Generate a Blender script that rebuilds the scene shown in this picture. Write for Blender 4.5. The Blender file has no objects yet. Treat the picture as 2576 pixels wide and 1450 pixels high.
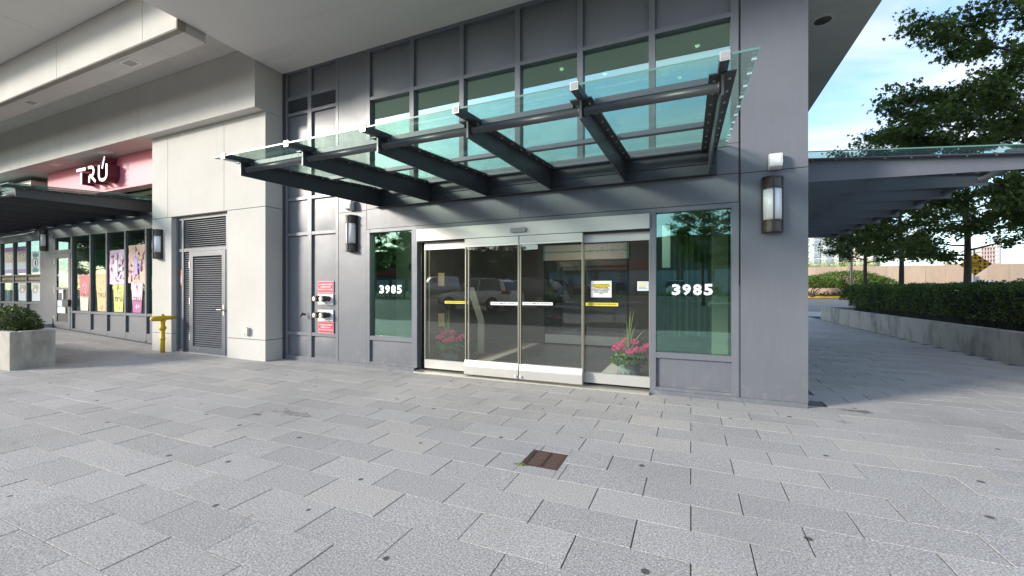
import bpy, math, random
import numpy as np
from mathutils import Vector, Matrix, noise
R = math.radians
random.seed(7); rng = np.random.default_rng(7)
SC = bpy.context.scene
COL = SC.collection

# ---------------------------------------------------------------- camera, sky, sun, exposure
cam = bpy.data.cameras.new("camera"); camo = bpy.data.objects.new("camera", cam); COL.objects.link(camo)
camo.location = (0, 0, 1.4); camo.rotation_euler = (R(90), 0, R(23.4))
cam.sensor_width = 36; cam.lens = 36 * 1040 / 2576; cam.shift_y = 0.0016
cam.clip_start = 0.05; cam.clip_end = 2500
SC.camera = camo
W = bpy.data.worlds.new("World"); SC.world = W; W.use_nodes = True
nt = W.node_tree; nt.nodes.clear()
def wn(t, **k):
    n = nt.nodes.new(t)
    for a, b in k.items(): setattr(n, a, b)
    return n
SUN_EL, SUN_AZ = 18.0, (-0.76, -0.65)      # the sun stands low, behind the camera and to the left
az = math.atan2(SUN_AZ[0], SUN_AZ[1])
sky = wn('ShaderNodeTexSky', sky_type='NISHITA', sun_disc=False, sun_elevation=R(SUN_EL), sun_rotation=az)
sky.air_density = 1.0; sky.dust_density = 0.6; sky.ozone_density = 3.0
bg1 = wn('ShaderNodeBackground'); bg1.inputs[1].default_value = 0.13
nt.links.new(sky.outputs[0], bg1.inputs[0])
bg2 = wn('ShaderNodeBackground'); bg2.inputs[0].default_value = (1, 0.985, 0.985, 1); bg2.inputs[1].default_value = 0.44
tc = wn('ShaderNodeTexCoord'); sep = wn('ShaderNodeSeparateXYZ'); nt.links.new(tc.outputs['Generated'], sep.inputs[0])
def wm(op, a, b=None):
    n = wn('ShaderNodeMath', operation=op)
    for i, v in enumerate((a, b)):
        if v is None: continue
        if isinstance(v, (int, float)): n.inputs[i].default_value = v
        else: nt.links.new(v, n.inputs[i])
    return n.outputs[0]
zz = wm('ADD', wm('MAXIMUM', sep.outputs[2], 0.0), 0.22)
cmb = wn('ShaderNodeCombineXYZ')
nt.links.new(wm('DIVIDE', sep.outputs[0], zz), cmb.inputs[0]); nt.links.new(wm('DIVIDE', sep.outputs[1], zz), cmb.inputs[1])
mp = wn('ShaderNodeMapping'); mp.inputs['Rotation'].default_value = (0, 0, R(35)); mp.inputs['Scale'].default_value = (0.55, 1.5, 1); mp.inputs['Location'].default_value = (3.4, 0.5, 0)
nt.links.new(cmb.outputs[0], mp.inputs[0])
no = wn('ShaderNodeTexNoise'); no.inputs['Scale'].default_value = 1.5; no.inputs['Detail'].default_value = 9; no.inputs['Roughness'].default_value = 0.55; no.inputs['Distortion'].default_value = 0.5
nt.links.new(mp.outputs[0], no.inputs[0])
cr = wn('ShaderNodeValToRGB'); cr.color_ramp.elements[0].position = 0.46; cr.color_ramp.elements[1].position = 0.70
cr.color_ramp.elements[1].color = (0.95, 0.95, 0.95, 1); cr.color_ramp.elements[0].color = (0.06, 0.06, 0.06, 1)
nt.links.new(no.outputs[0], cr.inputs[0])
mx = wn('ShaderNodeMixShader'); nt.links.new(cr.outputs[0], mx.inputs[0]); nt.links.new(bg1.outputs[0], mx.inputs[1]); nt.links.new(bg2.outputs[0], mx.inputs[2])
wo = wn('ShaderNodeOutputWorld'); nt.links.new(mx.outputs[0], wo.inputs[0])
sun = bpy.data.lights.new("sun", 'SUN'); sun.energy = 1.9; sun.angle = R(11); sun.color = (1, 0.93, 0.83)
suno = bpy.data.objects.new("sun", sun); COL.objects.link(suno)
h = math.hypot(*SUN_AZ); sd = Vector((SUN_AZ[0]/h*math.cos(R(SUN_EL)), SUN_AZ[1]/h*math.cos(R(SUN_EL)), math.sin(R(SUN_EL))))
suno.rotation_euler = sd.to_track_quat('Z', 'Y').to_euler(); suno.location = (-30, -26, 20)
vs = SC.view_settings; vs.view_transform = 'Standard'; vs.look = 'None'; vs.gamma = 1; vs.use_curve_mapping = False; vs.exposure = 1.52
cy = SC.cycles; cy.use_denoising = True; cy.max_bounces = 10; cy.transparent_max_bounces = 24; cy.diffuse_bounces = 5; cy.glossy_bounces = 4; cy.sample_clamp_indirect = 6; cy.caustics_reflective = False; cy.caustics_refractive = False

# ---------------------------------------------------------------- materials
class NT:
    def __init__(s, name):
        s.m = bpy.data.materials.new(name); s.m.use_nodes = True; s.t = s.m.node_tree; s.t.nodes.clear()
        s.out = s.n('ShaderNodeOutputMaterial')
    def n(s, t, **k):
        x = s.t.nodes.new(t)
        for a, b in k.items(): setattr(x, a, b)
        return x
    def l(s, a, b): s.t.links.new(a, b)
    def math(s, op, a, b=None, c=None, clamp=False):
        x = s.n('ShaderNodeMath', operation=op); x.use_clamp = clamp
        for i, v in enumerate((a, b, c)):
            if v is None: continue
            if isinstance(v, (int, float)): x.inputs[i].default_value = v
            else: s.l(v, x.inputs[i])
        return x.outputs[0]
    def mix(s, f, a, b, blend='MIX'):
        x = s.n('ShaderNodeMix', data_type='RGBA', blend_type=blend)
        for i, v in ((0, f), (6, a), (7, b)):
            if isinstance(v, (int, float)): x.inputs[i].default_value = v
            elif isinstance(v, tuple): x.inputs[i].default_value = (*v[:3], 1)
            else: s.l(v, x.inputs[i])
        return x.outputs[2]
    def noise(s, vec, scale, detail=3, rough=0.5, dist=0):
        x = s.n('ShaderNodeTexNoise'); x.inputs['Scale'].default_value = scale; x.inputs['Detail'].default_value = detail
        x.inputs['Roughness'].default_value = rough; x.inputs['Distortion'].default_value = dist
        if vec is not None: s.l(vec, x.inputs['Vector'])
        return x.outputs[0]
    def ramp(s, f, p0, p1, c0=(0, 0, 0), c1=(1, 1, 1)):
        x = s.n('ShaderNodeValToRGB'); e = x.color_ramp.elements
        e[0].position, e[1].position = p0, p1; e[0].color, e[1].color = (*c0, 1), (*c1, 1)
        s.l(f, x.inputs[0]); return x.outputs[0]
    def pos(s, scale=None):
        g = s.n('ShaderNodeNewGeometry').outputs['Position']
        if scale:
            m = s.n('ShaderNodeMapping'); m.inputs['Scale'].default_value = scale; s.l(g, m.inputs[0]); return m.outputs[0]
        return g
    def bsdf(s, col, rough=0.5, metal=0, spec=0.5, bump=None, bdist=0.002, bstr=0.5, trans=None, emit=None):
        b = s.n('ShaderNodeBsdfPrincipled')
        if isinstance(col, tuple): b.inputs['Base Color'].default_value = (*col[:3], 1)
        else: s.l(col, b.inputs['Base Color'])
        if isinstance(rough, (int, float)): b.inputs['Roughness'].default_value = rough
        else: s.l(rough, b.inputs['Roughness'])
        b.inputs['Metallic'].default_value = metal; b.inputs['Specular IOR Level'].default_value = spec
        if bump is not None:
            k = s.n('ShaderNodeBump'); k.inputs['Distance'].default_value = bdist; k.inputs['Strength'].default_value = bstr
            s.l(bump, k.inputs['Height']); s.l(k.outputs[0], b.inputs['Normal'])
        if emit:
            b.inputs['Emission Color'].default_value = (*emit[0], 1); b.inputs['Emission Strength'].default_value = emit[1]
        s.l(b.outputs[0], s.out.inputs[0]); return b
def plain(name, col, rough=0.5, metal=0, var=0.0, scale=6, spec=0.5, bump=0, emit=None):
    t = NT(name)
    if var or bump:
        f = t.noise(t.pos(), scale, 5, 0.6)
        c = t.mix(f, tuple(v*(1-var) for v in col), tuple(min(1, v*(1+var)) for v in col))
        t.bsdf(c, rough, metal, spec, f if bump else None, bump or 0.001, emit=emit)
    else: t.bsdf(col, rough, metal, spec, emit=emit)
    return t.m
def metal_paint(name, col, rough=0.42):
    t = NT(name); p = t.pos()
    a = t.noise(p, 1.3, 3, 0.5); b = t.noise(t.pos((14, 14, 1.2)), 2.0, 5, 0.65)
    sc = t.ramp(t.noise(t.pos((0.7, 0.7, 30)), 3.0, 2, 0.4), 0.70, 0.78)
    c = t.mix(a, tuple(v*0.86 for v in col), tuple(v*1.14 for v in col))
    c = t.mix(t.math('MULTIPLY', b, 0.4), c, tuple(v*1.6 for v in col))
    c = t.mix(t.math('MULTIPLY', sc, 0.10), c, (0.4, 0.4, 0.42))
    sepz = t.n('ShaderNodeSeparateXYZ'); t.l(p, sepz.inputs[0])
    low = t.math('MULTIPLY', t.ramp(t.noise(p, 7, 6, 0.7), 0.52, 0.72), t.math('SUBTRACT', 1.0, t.math('MULTIPLY', sepz.outputs[2], 2.6), clamp=True))
    c = t.mix(t.math('MULTIPLY', low, 0.7), c, (0.30, 0.28, 0.26))
    r = t.math('ADD', rough-0.08, t.math('MULTIPLY', b, 0.16))
    t.bsdf(c, r, 0.0, 0.6, a, 0.03, 0.4)
    return t.m
def concrete(name, col, streak=0.25, speck=0.25, green=0.0):
    t = NT(name); p = t.pos()
    a = t.noise(p, 1.1, 5, 0.6); f = t.noise(p, 260, 2, 0.6); b = t.noise(t.pos((6, 6, 0.5)), 1.6, 5, 0.6)
    c = t.mix(a, tuple(v*0.86 for v in col), tuple(min(1, v*1.1) for v in col))
    c = t.mix(t.math('MULTIPLY', t.ramp(b, 0.55, 0.8), streak), c, tuple(v*0.55 for v in col))
    c = t.mix(t.math('MULTIPLY', t.ramp(f, 0.5, 0.62), speck), c, tuple(v*0.45 for v in col))
    if green:
        g = t.ramp(t.noise(t.pos((1, 1, 0.45)), 1.7, 5, 0.65), 0.45, 0.62)
        c = t.mix(t.math('MULTIPLY', g, green), c, (0.085, 0.088, 0.062))
    vor = t.n('ShaderNodeTexVoronoi'); vor.inputs['Scale'].default_value = 9; t.l(p, vor.inputs['Vector'])
    pit = t.ramp(vor.outputs['Distance'], 0.035, 0.05, (1, 1, 1), (0, 0, 0))
    c = t.mix(t.math('MULTIPLY', pit, 0.35), c, tuple(v*0.3 for v in col))
    t.bsdf(c, 0.88, 0, 0.25, t.math('ADD', f, a), 0.002, 0.5)
    return t.m
def glass(name, tint, refl, r0=0.05, body=0.0, dirt=0.0):
    t = NT(name)
    lw = t.n('ShaderNodeLayerWeight'); lw.inputs[0].default_value = 0.5
    fac = t.math('ADD', r0, t.math('MULTIPLY', 1-r0, t.math('POWER', lw.outputs['Facing'], 4.5)), clamp=True)
    tr = t.n('ShaderNodeBsdfTransparent'); tr.inputs[0].default_value = (*tint, 1)
    gl = t.n('ShaderNodeBsdfGlossy'); gl.inputs[0].default_value = (*refl, 1); gl.inputs['Roughness'].default_value = 0.0
    bp = t.n('ShaderNodeBump'); bp.inputs['Distance'].default_value = 0.02; bp.inputs['Strength'].default_value = 0.06
    t.l(t.noise(t.pos(), 1.1, 1, 0.4), bp.inputs['Height']); t.l(bp.outputs[0], gl.inputs['Normal'])
    m = t.n('ShaderNodeMixShader'); t.l(fac, m.inputs[0]); t.l(tr.outputs[0], m.inputs[1]); t.l(gl.outputs[0], m.inputs[2])
    last = m.outputs[0]
    if dirt:
        d = t.n('ShaderNodeBsdfDiffuse'); d.inputs[0].default_value = (0.45, 0.55, 0.52, 1)
        k = t.n('ShaderNodeMixShader'); n1 = t.ramp(t.noise(t.pos(), 2.2, 8, 0.75), 0.40, 0.75)
        n2 = t.ramp(t.noise(t.pos(), 30, 3, 0.6), 0.72, 0.76)
        t.l(t.math('ADD', dirt*0.5, t.math('ADD', t.math('MULTIPLY', n1, dirt), t.math('MULTIPLY', n2, min(0.25, dirt*4))), clamp=True), k.inputs[0]); t.l(last, k.inputs[1]); t.l(d.outputs[0], k.inputs[2]); last = k.outputs[0]
    t.l(last, t.out.inputs[0]); return t.m
def leafmat(name, c0, c1, tr=0.25):
    t = NT(name)
    g = t.n('ShaderNodeNewGeometry')
    f = g.outputs['Random Per Island']
    big = t.noise(g.outputs['Position'], 0.9, 3, 0.5)
    c = t.mix(t.math('ADD', t.math('MULTIPLY', f, 0.55), t.math('MULTIPLY', t.ramp(big, 0.35, 0.65), 0.45)), c0, c1)
    b = t.n('ShaderNodeBsdfPrincipled'); t.l(c, b.inputs['Base Color']); b.inputs['Roughness'].default_value = 0.5; b.inputs['Specular IOR Level'].default_value = 0.35
    d = t.n('ShaderNodeBsdfTranslucent'); t.l(t.mix(1.0, c, (1.0, 1.15, 0.5), 'MULTIPLY'), d.inputs[0])
    m = t.n('ShaderNodeMixShader'); m.inputs[0].default_value = tr; t.l(b.outputs[0], m.inputs[1]); t.l(d.outputs[0], m.inputs[2]); t.l(m.outputs[0], t.out.inputs[0])
    return t.m
ROW0, PITCH, SLAB = 5.389, 0.308, 0.6
def paver_mat():
    t = NT('granite_paver'); p = t.pos(); s = t.n('ShaderNodeSeparateXYZ'); t.l(p, s.inputs[0])
    row = t.math('FLOOR', t.math('DIVIDE', t.math('SUBTRACT', ROW0, s.outputs[1]), PITCH))
    odd = t.math('MULTIPLY', t.math('PINGPONG', row, 1.0), 0.3)
    colx = t.math('FLOOR', t.math('DIVIDE', t.math('SUBTRACT', s.outputs[0], odd), SLAB))
    cb = t.n('ShaderNodeCombineXYZ'); t.l(row, cb.inputs[0]); t.l(colx, cb.inputs[1])
    wnz = t.n('ShaderNodeTexWhiteNoise', noise_dimensions='2D'); t.l(cb.outputs[0], wnz.inputs['Vector'])
    v = wnz.outputs['Value']; sc2 = t.n('ShaderNodeSeparateColor'); t.l(wnz.outputs['Color'], sc2.inputs[0])
    base = t.mix(v, (0.375, 0.358, 0.342), (0.47, 0.448, 0.425))
    base = t.mix(t.math('MULTIPLY', t.ramp(sc2.outputs[0], 0.88, 0.92), 0.35), base, (0.46, 0.42, 0.35))
    base = t.mix(t.math('MULTIPLY', t.ramp(sc2.outputs[1], 0.93, 0.95), 0.4), base, (0.33, 0.32, 0.30))
    fine = t.noise(p, 92, 5, 0.85); fine2 = t.noise(p, 75, 2, 0.5)
    base = t.mix(t.math('MULTIPLY', t.ramp(fine, 0.41, 0.49, (1, 1, 1), (0, 0, 0)), 0.65), base, (0.125, 0.122, 0.12))
    base = t.mix(t.math('MULTIPLY', t.ramp(fine, 0.53, 0.60), 0.65), base, (0.86, 0.85, 0.84))
    big = t.noise(p, 0.55, 5, 0.62)
    base = t.mix(t.math('MULTIPLY', t.ramp(big, 0.48, 0.72), 0.30), base, (0.20, 0.195, 0.18))
    stain = t.ramp(t.noise(p, 1.9, 6, 0.6, 0.6), 0.66, 0.74)
    base = t.mix(t.math('MULTIPLY', stain, 0.45), base, (0.19, 0.17, 0.13))
    for (cx, cyy, rx, ry, k) in ((-4.1, 3.3, 0.55, 0.16, 0.5), (-4.45, 3.12, 0.14, 0.05, 0.8), (1.75, 5.95, 0.35, 0.14, 0.75), (1.5, 5.4, 0.2, 0.1, 0.3)):
        dx = t.math('DIVIDE', t.math('SUBTRACT', s.outputs[0], cx), rx); dy = t.math('DIVIDE', t.math('SUBTRACT', s.outputs[1], cyy), ry)
        dd = t.math('ADD', t.math('ADD', t.math('MULTIPLY', dx, dx), t.math('MULTIPLY', dy, dy)), t.math('MULTIPLY', t.noise(p, 9, 4, 0.6), 1.4))
        base = t.mix(t.math('MULTIPLY', t.ramp(dd, 0.75, 1.5, (1, 1, 1), (0, 0, 0)), k), base, (0.10, 0.09, 0.075))
    vor = t.n('ShaderNodeTexVoronoi', voronoi_dimensions='2D'); vor.inputs['Scale'].default_value = 1.5; t.l(p, vor.inputs['Vector'])
    vc = t.n('ShaderNodeSeparateColor'); t.l(vor.outputs['Color'], vc.inputs[0])
    gum = t.math('MULTIPLY', t.ramp(t.math('ADD', vor.outputs['Distance'], t.math('MULTIPLY', vc.outputs[1], 0.018)), 0.034, 0.042, (1, 1, 1), (0, 0, 0)), t.ramp(vc.outputs[0], 0.45, 0.46))
    base = t.mix(t.math('MULTIPLY', gum, 0.8), base, (0.035, 0.03, 0.03))
    t.bsdf(base, 0.8, 0, 0.3, t.math('ADD', fine, t.math('MULTIPLY', fine2, 0.6)), 0.0035, 0.7)
    return t.m
M = {}
M['paver'] = paver_mat()
M['bed'] = plain('joint_sand', (0.14, 0.134, 0.118), 0.95, var=0.7, scale=1.6)
M['panel'] = metal_paint('charcoal_metal', (0.120, 0.128, 0.144))
M['frame'] = metal_paint('charcoal_frame', (0.130, 0.139, 0.156), 0.38)
M['dark'] = plain('black_recess', (0.012, 0.012, 0.014), 0.8)
M['steel'] = metal_paint('dark_steel', (0.038, 0.040, 0.047), 0.40)
M['steel2'] = metal_paint('side_steel', (0.10, 0.107, 0.13), 0.45)
M['conc'] = concrete('pale_precast', (0.58, 0.56, 0.515), 0.12, 0.2)
M['conc_side'] = concrete('grey_precast', (0.52, 0.51, 0.49), 0.2, 0.5)
M['plant_conc'] = concrete('planter_concrete', (0.47, 0.445, 0.385), 0.3, 0.3, 0.55)
M['kerb'] = concrete('kerb_concrete', (0.42, 0.41, 0.38), 0.1, 0.2)
t = NT('soffit_stucco'); p = t.pos()
c = t.mix(t.noise(p, 0.7, 4, 0.5), (0.75, 0.725, 0.68), (0.84, 0.815, 0.77)); c = t.mix(t.math('MULTIPLY', t.ramp(t.noise(t.pos((0.35, 1.2, 1)), 1.1, 6, 0.62, 0.4), 0.56, 0.72), 0.30), c, (0.48, 0.44, 0.39))
t.bsdf(t.mix(t.math('MULTIPLY', t.noise(p, 130, 2, 0.6), 0.2), c, (0.5, 0.48, 0.45)), 0.92, 0, 0.1, t.noise(p, 90, 3, 0.6), 0.002, 0.4); M['soffit'] = t.m
M['soffit2'] = plain('beam_underside', (0.64, 0.61, 0.57), 0.9, var=0.12, scale=1.2, spec=0.1)
M['rimstain'] = plain('stained_drip_edge', (0.30, 0.27, 0.235), 0.9, var=0.3, scale=2.5)
M['stainless'] = None
t = NT('brushed_stainless'); nb = t.noise(t.pos((1.5, 1.5, 220)), 3, 3, 0.6); wv = t.noise(t.pos(), 1.6, 3, 0.5)
t.bsdf(t.mix(wv, (0.44, 0.43, 0.40), (0.62, 0.605, 0.57)), t.math('ADD', 0.34, t.math('MULTIPLY', nb, 0.2)), 0.5, 0.5, wv, 0.01, 0.4); M['stainless'] = t.m
M['alum'] = plain('satin_aluminium', (0.62, 0.60, 0.52), 0.4, 0.7, var=0.08); M['stile'] = plain('champagne_stile', (0.30, 0.29, 0.22), 0.4, 0.5)
M['gl_green'] = glass('green_window_glass', (0.66, 0.86, 0.76), (0.66, 0.96, 0.86), 0.20)
M['gl_upper'] = glass('green_mirror_glass', (0.50, 0.72, 0.58), (0.74, 0.99, 0.86), 0.55)
M['gl_door'] = glass('door_glass', (0.97, 0.985, 0.97), (0.97, 0.98, 0.94), 0.075, dirt=0.006)
M['gl_can'] = glass('canopy_glass', (0.885, 0.98, 0.935), (0.85, 1, 0.95), 0.04, dirt=0.06)
M['gl_edge'] = plain('glass_edge', (0.10, 0.22, 0.19), 0.3)
M['gl_shop'] = glass('shop_glass', (0.80, 0.90, 0.85), (0.75, 0.96, 0.88), 0.07)
M['white'] = plain('white_paint', (0.78, 0.78, 0.76), 0.5, var=0.04)
M['diff'] = plain('frosted_diffuser', (0.86, 0.88, 0.88), 0.35, var=0.03, scale=3)
M['bronze'] = plain('dark_bronze', (0.055, 0.047, 0.042), 0.4, 0.35, var=0.3, scale=8)
M['bronze2'] = plain('weathered_bronze', (0.085, 0.072, 0.06), 0.45, 0.4, var=0.35, scale=9)
M['yellow'] = plain('yellow_gas_paint', (0.72, 0.47, 0.02), 0.45, var=0.15, scale=14)
M['red'] = plain('red_sign', (0.66, 0.035, 0.07), 0.4, var=0.05)
M['pink'] = plain('pink_sign', (0.76, 0.20, 0.26), 0.5, var=0.04, scale=1.5)
M['maroon'] = plain('maroon_letter_side', (0.12, 0.02, 0.035), 0.4)
M['letw'] = plain('white_letter', (0.9, 0.9, 0.9), 0.4, emit=((1, 1, 1), 0.25))
M['vinyl'] = plain('white_vinyl', (0.85, 0.86, 0.86), 0.5)
M['black'] = plain('black_print', (0.02, 0.02, 0.02), 0.5)
M['grey'] = plain('grey_plastic', (0.30, 0.30, 0.31), 0.5)
M['yel'] = plain('yellow_vinyl', (0.80, 0.66, 0.03), 0.5)
M['orange'] = plain('orange_sticker', (0.80, 0.25, 0.05), 0.5)
M['asphalt'] = plain('asphalt', (0.075, 0.073, 0.070), 0.9, var=0.35, scale=1.8, bump=0.002)
M['road'] = plain('road_asphalt', (0.20, 0.195, 0.19), 0.9, var=0.15, scale=0.8)
M['soil'] = plain('brown_mulch', (0.07, 0.042, 0.028), 0.95, var=0.5, scale=30, bump=0.01)
M['bark'] = plain('bark', (0.10, 0.082, 0.068), 0.9, var=0.45, scale=22, bump=0.012)
M['leaf'] = leafmat('maple_leaf', (0.055, 0.090, 0.032), (0.17, 0.235, 0.07), 0.32)
M['hleaf'] = leafmat('hedge_leaf', (0.045, 0.080, 0.025), (0.17, 0.25, 0.07), 0.25)
M['yleaf'] = leafmat('yew_leaf', (0.020, 0.045, 0.010), (0.11, 0.17, 0.030), 0.15)
M['bleaf'] = leafmat('bush_leaf', (0.055, 0.10, 0.025), (0.20, 0.30, 0.06), 0.25)
M['gleaf'] = leafmat('geranium_leaf', (0.06, 0.15, 0.045), (0.19, 0.36, 0.10), 0.2)
M['petal'] = leafmat('pink_petal', (0.75, 0.03, 0.25), (0.95, 0.16, 0.48), 0.25)
M['blade'] = leafmat('spike_blade', (0.16, 0.24, 0.08), (0.32, 0.38, 0.16), 0.2)
M['weeds'] = leafmat('dry_weeds', (0.22, 0.30, 0.08), (0.48, 0.52, 0.2), 0.2)
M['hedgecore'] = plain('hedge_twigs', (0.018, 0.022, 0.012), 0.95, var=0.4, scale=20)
M['pot'] = plain('verdigris_pot', (0.26, 0.34, 0.33), 0.5, var=0.3, scale=16)
M['rust'] = plain('rusty_iron', (0.095, 0.058, 0.048), 0.75, 0.2, var=0.45, scale=28, bump=0.003)
M['ply'] = None
t = NT('weathered_plywood'); p = t.pos((1, 1, 0.25)); oi = t.n('ShaderNodeObjectInfo')
c = t.mix(oi.outputs['Random'], (0.47, 0.34, 0.25), (0.56, 0.43, 0.32)); c = t.mix(t.math('MULTIPLY', t.ramp(t.noise(p, 1.8, 7, 0.7), 0.4, 0.7), 0.6), c, (0.38, 0.29, 0.23))
t.bsdf(c, 0.85); M['ply'] = t.m
M['signor'] = plain('orange_reflective', (1.0, 0.50, 0.02), 0.35)
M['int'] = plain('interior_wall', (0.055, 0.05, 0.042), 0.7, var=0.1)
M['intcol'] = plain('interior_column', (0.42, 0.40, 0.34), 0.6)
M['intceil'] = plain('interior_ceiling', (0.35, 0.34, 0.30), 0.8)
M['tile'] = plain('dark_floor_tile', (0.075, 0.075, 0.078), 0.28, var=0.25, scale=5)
M['tilew'] = plain('white_tile_strip', (0.62, 0.64, 0.60), 0.35, var=0.05)
M['tileb'] = plain('tan_tile_strip', (0.33, 0.26, 0.16), 0.4, var=0.05)
M['mat'] = plain('dark_doormat', (0.022, 0.02, 0.02), 0.95, var=0.3, scale=60)
M['curtain'] = plain('green_curtain', (0.14, 0.19, 0.15), 0.85)
M['carw'] = plain('silver_car_paint', (0.74, 0.73, 0.69), 0.25, 0.1)
M['carwh'] = plain('white_car_paint', (0.75, 0.76, 0.77), 0.25)
M['carb'] = plain('dark_car_paint', (0.03, 0.032, 0.035), 0.25)
M['carr'] = plain('red_car_paint', (0.25, 0.03, 0.03), 0.25)
M['carbl'] = plain('blue_car_paint', (0.05, 0.09, 0.2), 0.25)
M['carglass'] = plain('car_glass', (0.03, 0.045, 0.07), 0.06, spec=0.9)
M['tyre'] = plain('tyre_rubber', (0.02, 0.02, 0.02), 0.8)
M['rim'] = plain('alloy_rim', (0.45, 0.45, 0.46), 0.3, 0.8)
M['tail'] = plain('red_lens', (0.35, 0.01, 0.01), 0.2)
M['lens'] = plain('clear_lens', (0.8, 0.8, 0.8), 0.1)
M['mall'] = plain('mall_stucco', (0.17, 0.13, 0.105), 0.85, var=0.1)
M['mallred'] = plain('mall_red_fascia', (0.35, 0.03, 0.03), 0.6)
M['mallblue'] = plain('blue_sign_face', (0.02, 0.05, 0.16), 0.5)
M['tow1'] = plain('pale_tower_wall', (0.50, 0.53, 0.50), 0.7, var=0.04, scale=0.05)
M['tow2'] = plain('cream_tower_wall', (0.58, 0.55, 0.49), 0.8, var=0.04, scale=0.05)
M['towglass'] = plain('tower_window', (0.26, 0.33, 0.38), 0.25, spec=0.8)
M['towdark'] = plain('tower_recess', (0.30, 0.29, 0.28), 0.6)
M['redsteel'] = plain('red_scaffold', (0.62, 0.42, 0.40), 0.7)
M['yelk'] = plain('yellow_kerb_paint', (0.66, 0.43, 0.04), 0.7, var=0.15, scale=4)
M['lamp_on'] = plain('lit_downlight', (1, 1, 1), 0.5, emit=((1, 0.93, 0.8), 1.6))
# print colours
for k, c in dict(p_coral=(.75, .13, .15), p_cream=(.80, .66, .50), p_tan=(.72, .48, .22), p_brown=(.45, .27, .12), p_yel=(.55, .57, .14), p_rose=(.80, .50, .60), p_mag=(.40, .10, .28),
                 p_lav=(.52, .38, .68), p_peach=(.72, .45, .36), p_lil=(.70, .52, .70), p_white=(.82, .84, .84), p_purple=(.26, .12, .36), p_skin=(.62, .52, .34), p_teal=(.06, .36, .36), p_blue=(.66, .75, .82), p_dkred=(.4, .05, .05), p_grn=(.07, .30, .20), p_lime=(.2, .35, .08), p_band=(.05, .03, .02), p_gold=(.6, .48, .28)).items():
    M[k] = plain('print_' + k[2:], c, 0.55)

# ---------------------------------------------------------------- geometry helpers
class MB:
    def __init__(s): s.v = []; s.f = []
    def add(s, v, f):
        o = len(s.v); s.v += [tuple(p) for p in v]; s.f += [tuple(i+o for i in q) for q in f]; return s
    def box(s, x0, x1, y0, y1, z0, z1):
        return s.add([(x0, y0, z0), (x1, y0, z0), (x1, y1, z0), (x0, y1, z0), (x0, y0, z1), (x1, y0, z1), (x1, y1, z1), (x0, y1, z1)],
                     [(0, 3, 2, 1), (4, 5, 6, 7), (0, 1, 5, 4), (1, 2, 6, 5), (2, 3, 7, 6), (3, 0, 4, 7)])
    def slab(s, x0, x1, y0, y1, z0, z1, c=0.004):     # box with a small chamfer round its top edge
        a = [(x0, y0, z0), (x1, y0, z0), (x1, y1, z0), (x0, y1, z0)]; b = [(x, y, z1-c) for x, y, _ in a]
        t = [(x0+c, y0+c, z1), (x1-c, y0+c, z1), (x1-c, y1-c, z1), (x0+c, y1-c, z1)]
        f = [(8, 9, 10, 11)]
        for i in range(4):
            j = (i+1) % 4; f += [(i, j, j+4, i+4), (i+4, j+4, j+8, i+8)]
        return s.add(a+b+t, f)
    def prism(s, pts, axis, a, b):                    # polygon in the plane across `axis`, extruded from a to b
        n = len(pts)
        mk = {'x': lambda p, q, r: (r, p, q), 'y': lambda p, q, r: (p, r, q), 'z': lambda p, q, r: (p, q, r)}[axis]
        v = [mk(p, q, a) for p, q in pts] + [mk(p, q, b) for p, q in pts]
        f = [tuple(range(n))[::-1], tuple(range(n, 2*n))] + [(i, (i+1) % n, (i+1) % n+n, i+n) for i in range(n)]
        return s.add(v, f)
    def tube(s, pts, r, n=8, cap=True):
        pts = [Vector(p) for p in pts]; rr = r if isinstance(r, (list, tuple)) else [r]*len(pts)
        rings = []; up = Vector((0, 0, 1))
        for i, p in enumerate(pts):
            d = (pts[min(i+1, len(pts)-1)] - pts[max(i-1, 0)]).normalized()
            ref = up if abs(d.z) < 0.95 else Vector((1, 0, 0))
            a = d.cross(ref).normalized(); b = d.cross(a).normalized()
            rings.append([p + a*math.cos(2*math.pi*k/n)*rr[i] + b*math.sin(2*math.pi*k/n)*rr[i] for k in range(n)])
        v = [q for g in rings for q in g]; f = []
        for i in range(len(pts)-1):
            for k in range(n): f.append((i*n+k, i*n+(k+1) % n, (i+1)*n+(k+1) % n, (i+1)*n+k))
        if cap: f += [tuple(range(n))[::-1], tuple(range((len(pts)-1)*n, len(pts)*n))]
        return s.add(v, f)
    def lathe(s, prof, c=(0, 0, 0), n=20, a0=0, a1=2*math.pi):
        full = abs(a1-a0-2*math.pi) < 1e-6; m = n if full else n+1
        v = [(c[0]+r*math.cos(a0+(a1-a0)*k/n), c[1]+r*math.sin(a0+(a1-a0)*k/n), c[2]+z) for r, z in prof for k in range(m)]
        f = []
        for i in range(len(prof)-1):
            for k in range(n):
                k2 = (k+1) % m; f.append((i*m+k, i*m+k2, (i+1)*m+k2, (i+1)*m+k))
        return s.add(v, f)
    def build(s, name, mat, parent=None, smooth=False):
        me = bpy.data.meshes.new(name); me.from_pydata(s.v, [], s.f); me.update()
        return link(name, me, mat, parent, smooth)
def recalc(o):
    import bmesh
    b = bmesh.new(); b.from_mesh(o.data); bmesh.ops.recalc_face_normals(b, faces=b.faces); b.to_mesh(o.data); b.free()
def link(name, me, mat, parent=None, smooth=False):
    if mat is not None and not me.materials: me.materials.append(M[mat] if isinstance(mat, str) else mat)
    if smooth:
        for p in me.polygons: p.use_smooth = True
    o = bpy.data.objects.new(name, me); COL.objects.link(o)
    if parent is not None: attach(o, parent)
    return o
def wloc(o):
    v = Vector((0, 0, 0))
    while o is not None: v += o.location; v += (o.matrix_parent_inverse.to_translation() if o.parent else Vector()); o = o.parent
    return v
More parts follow.
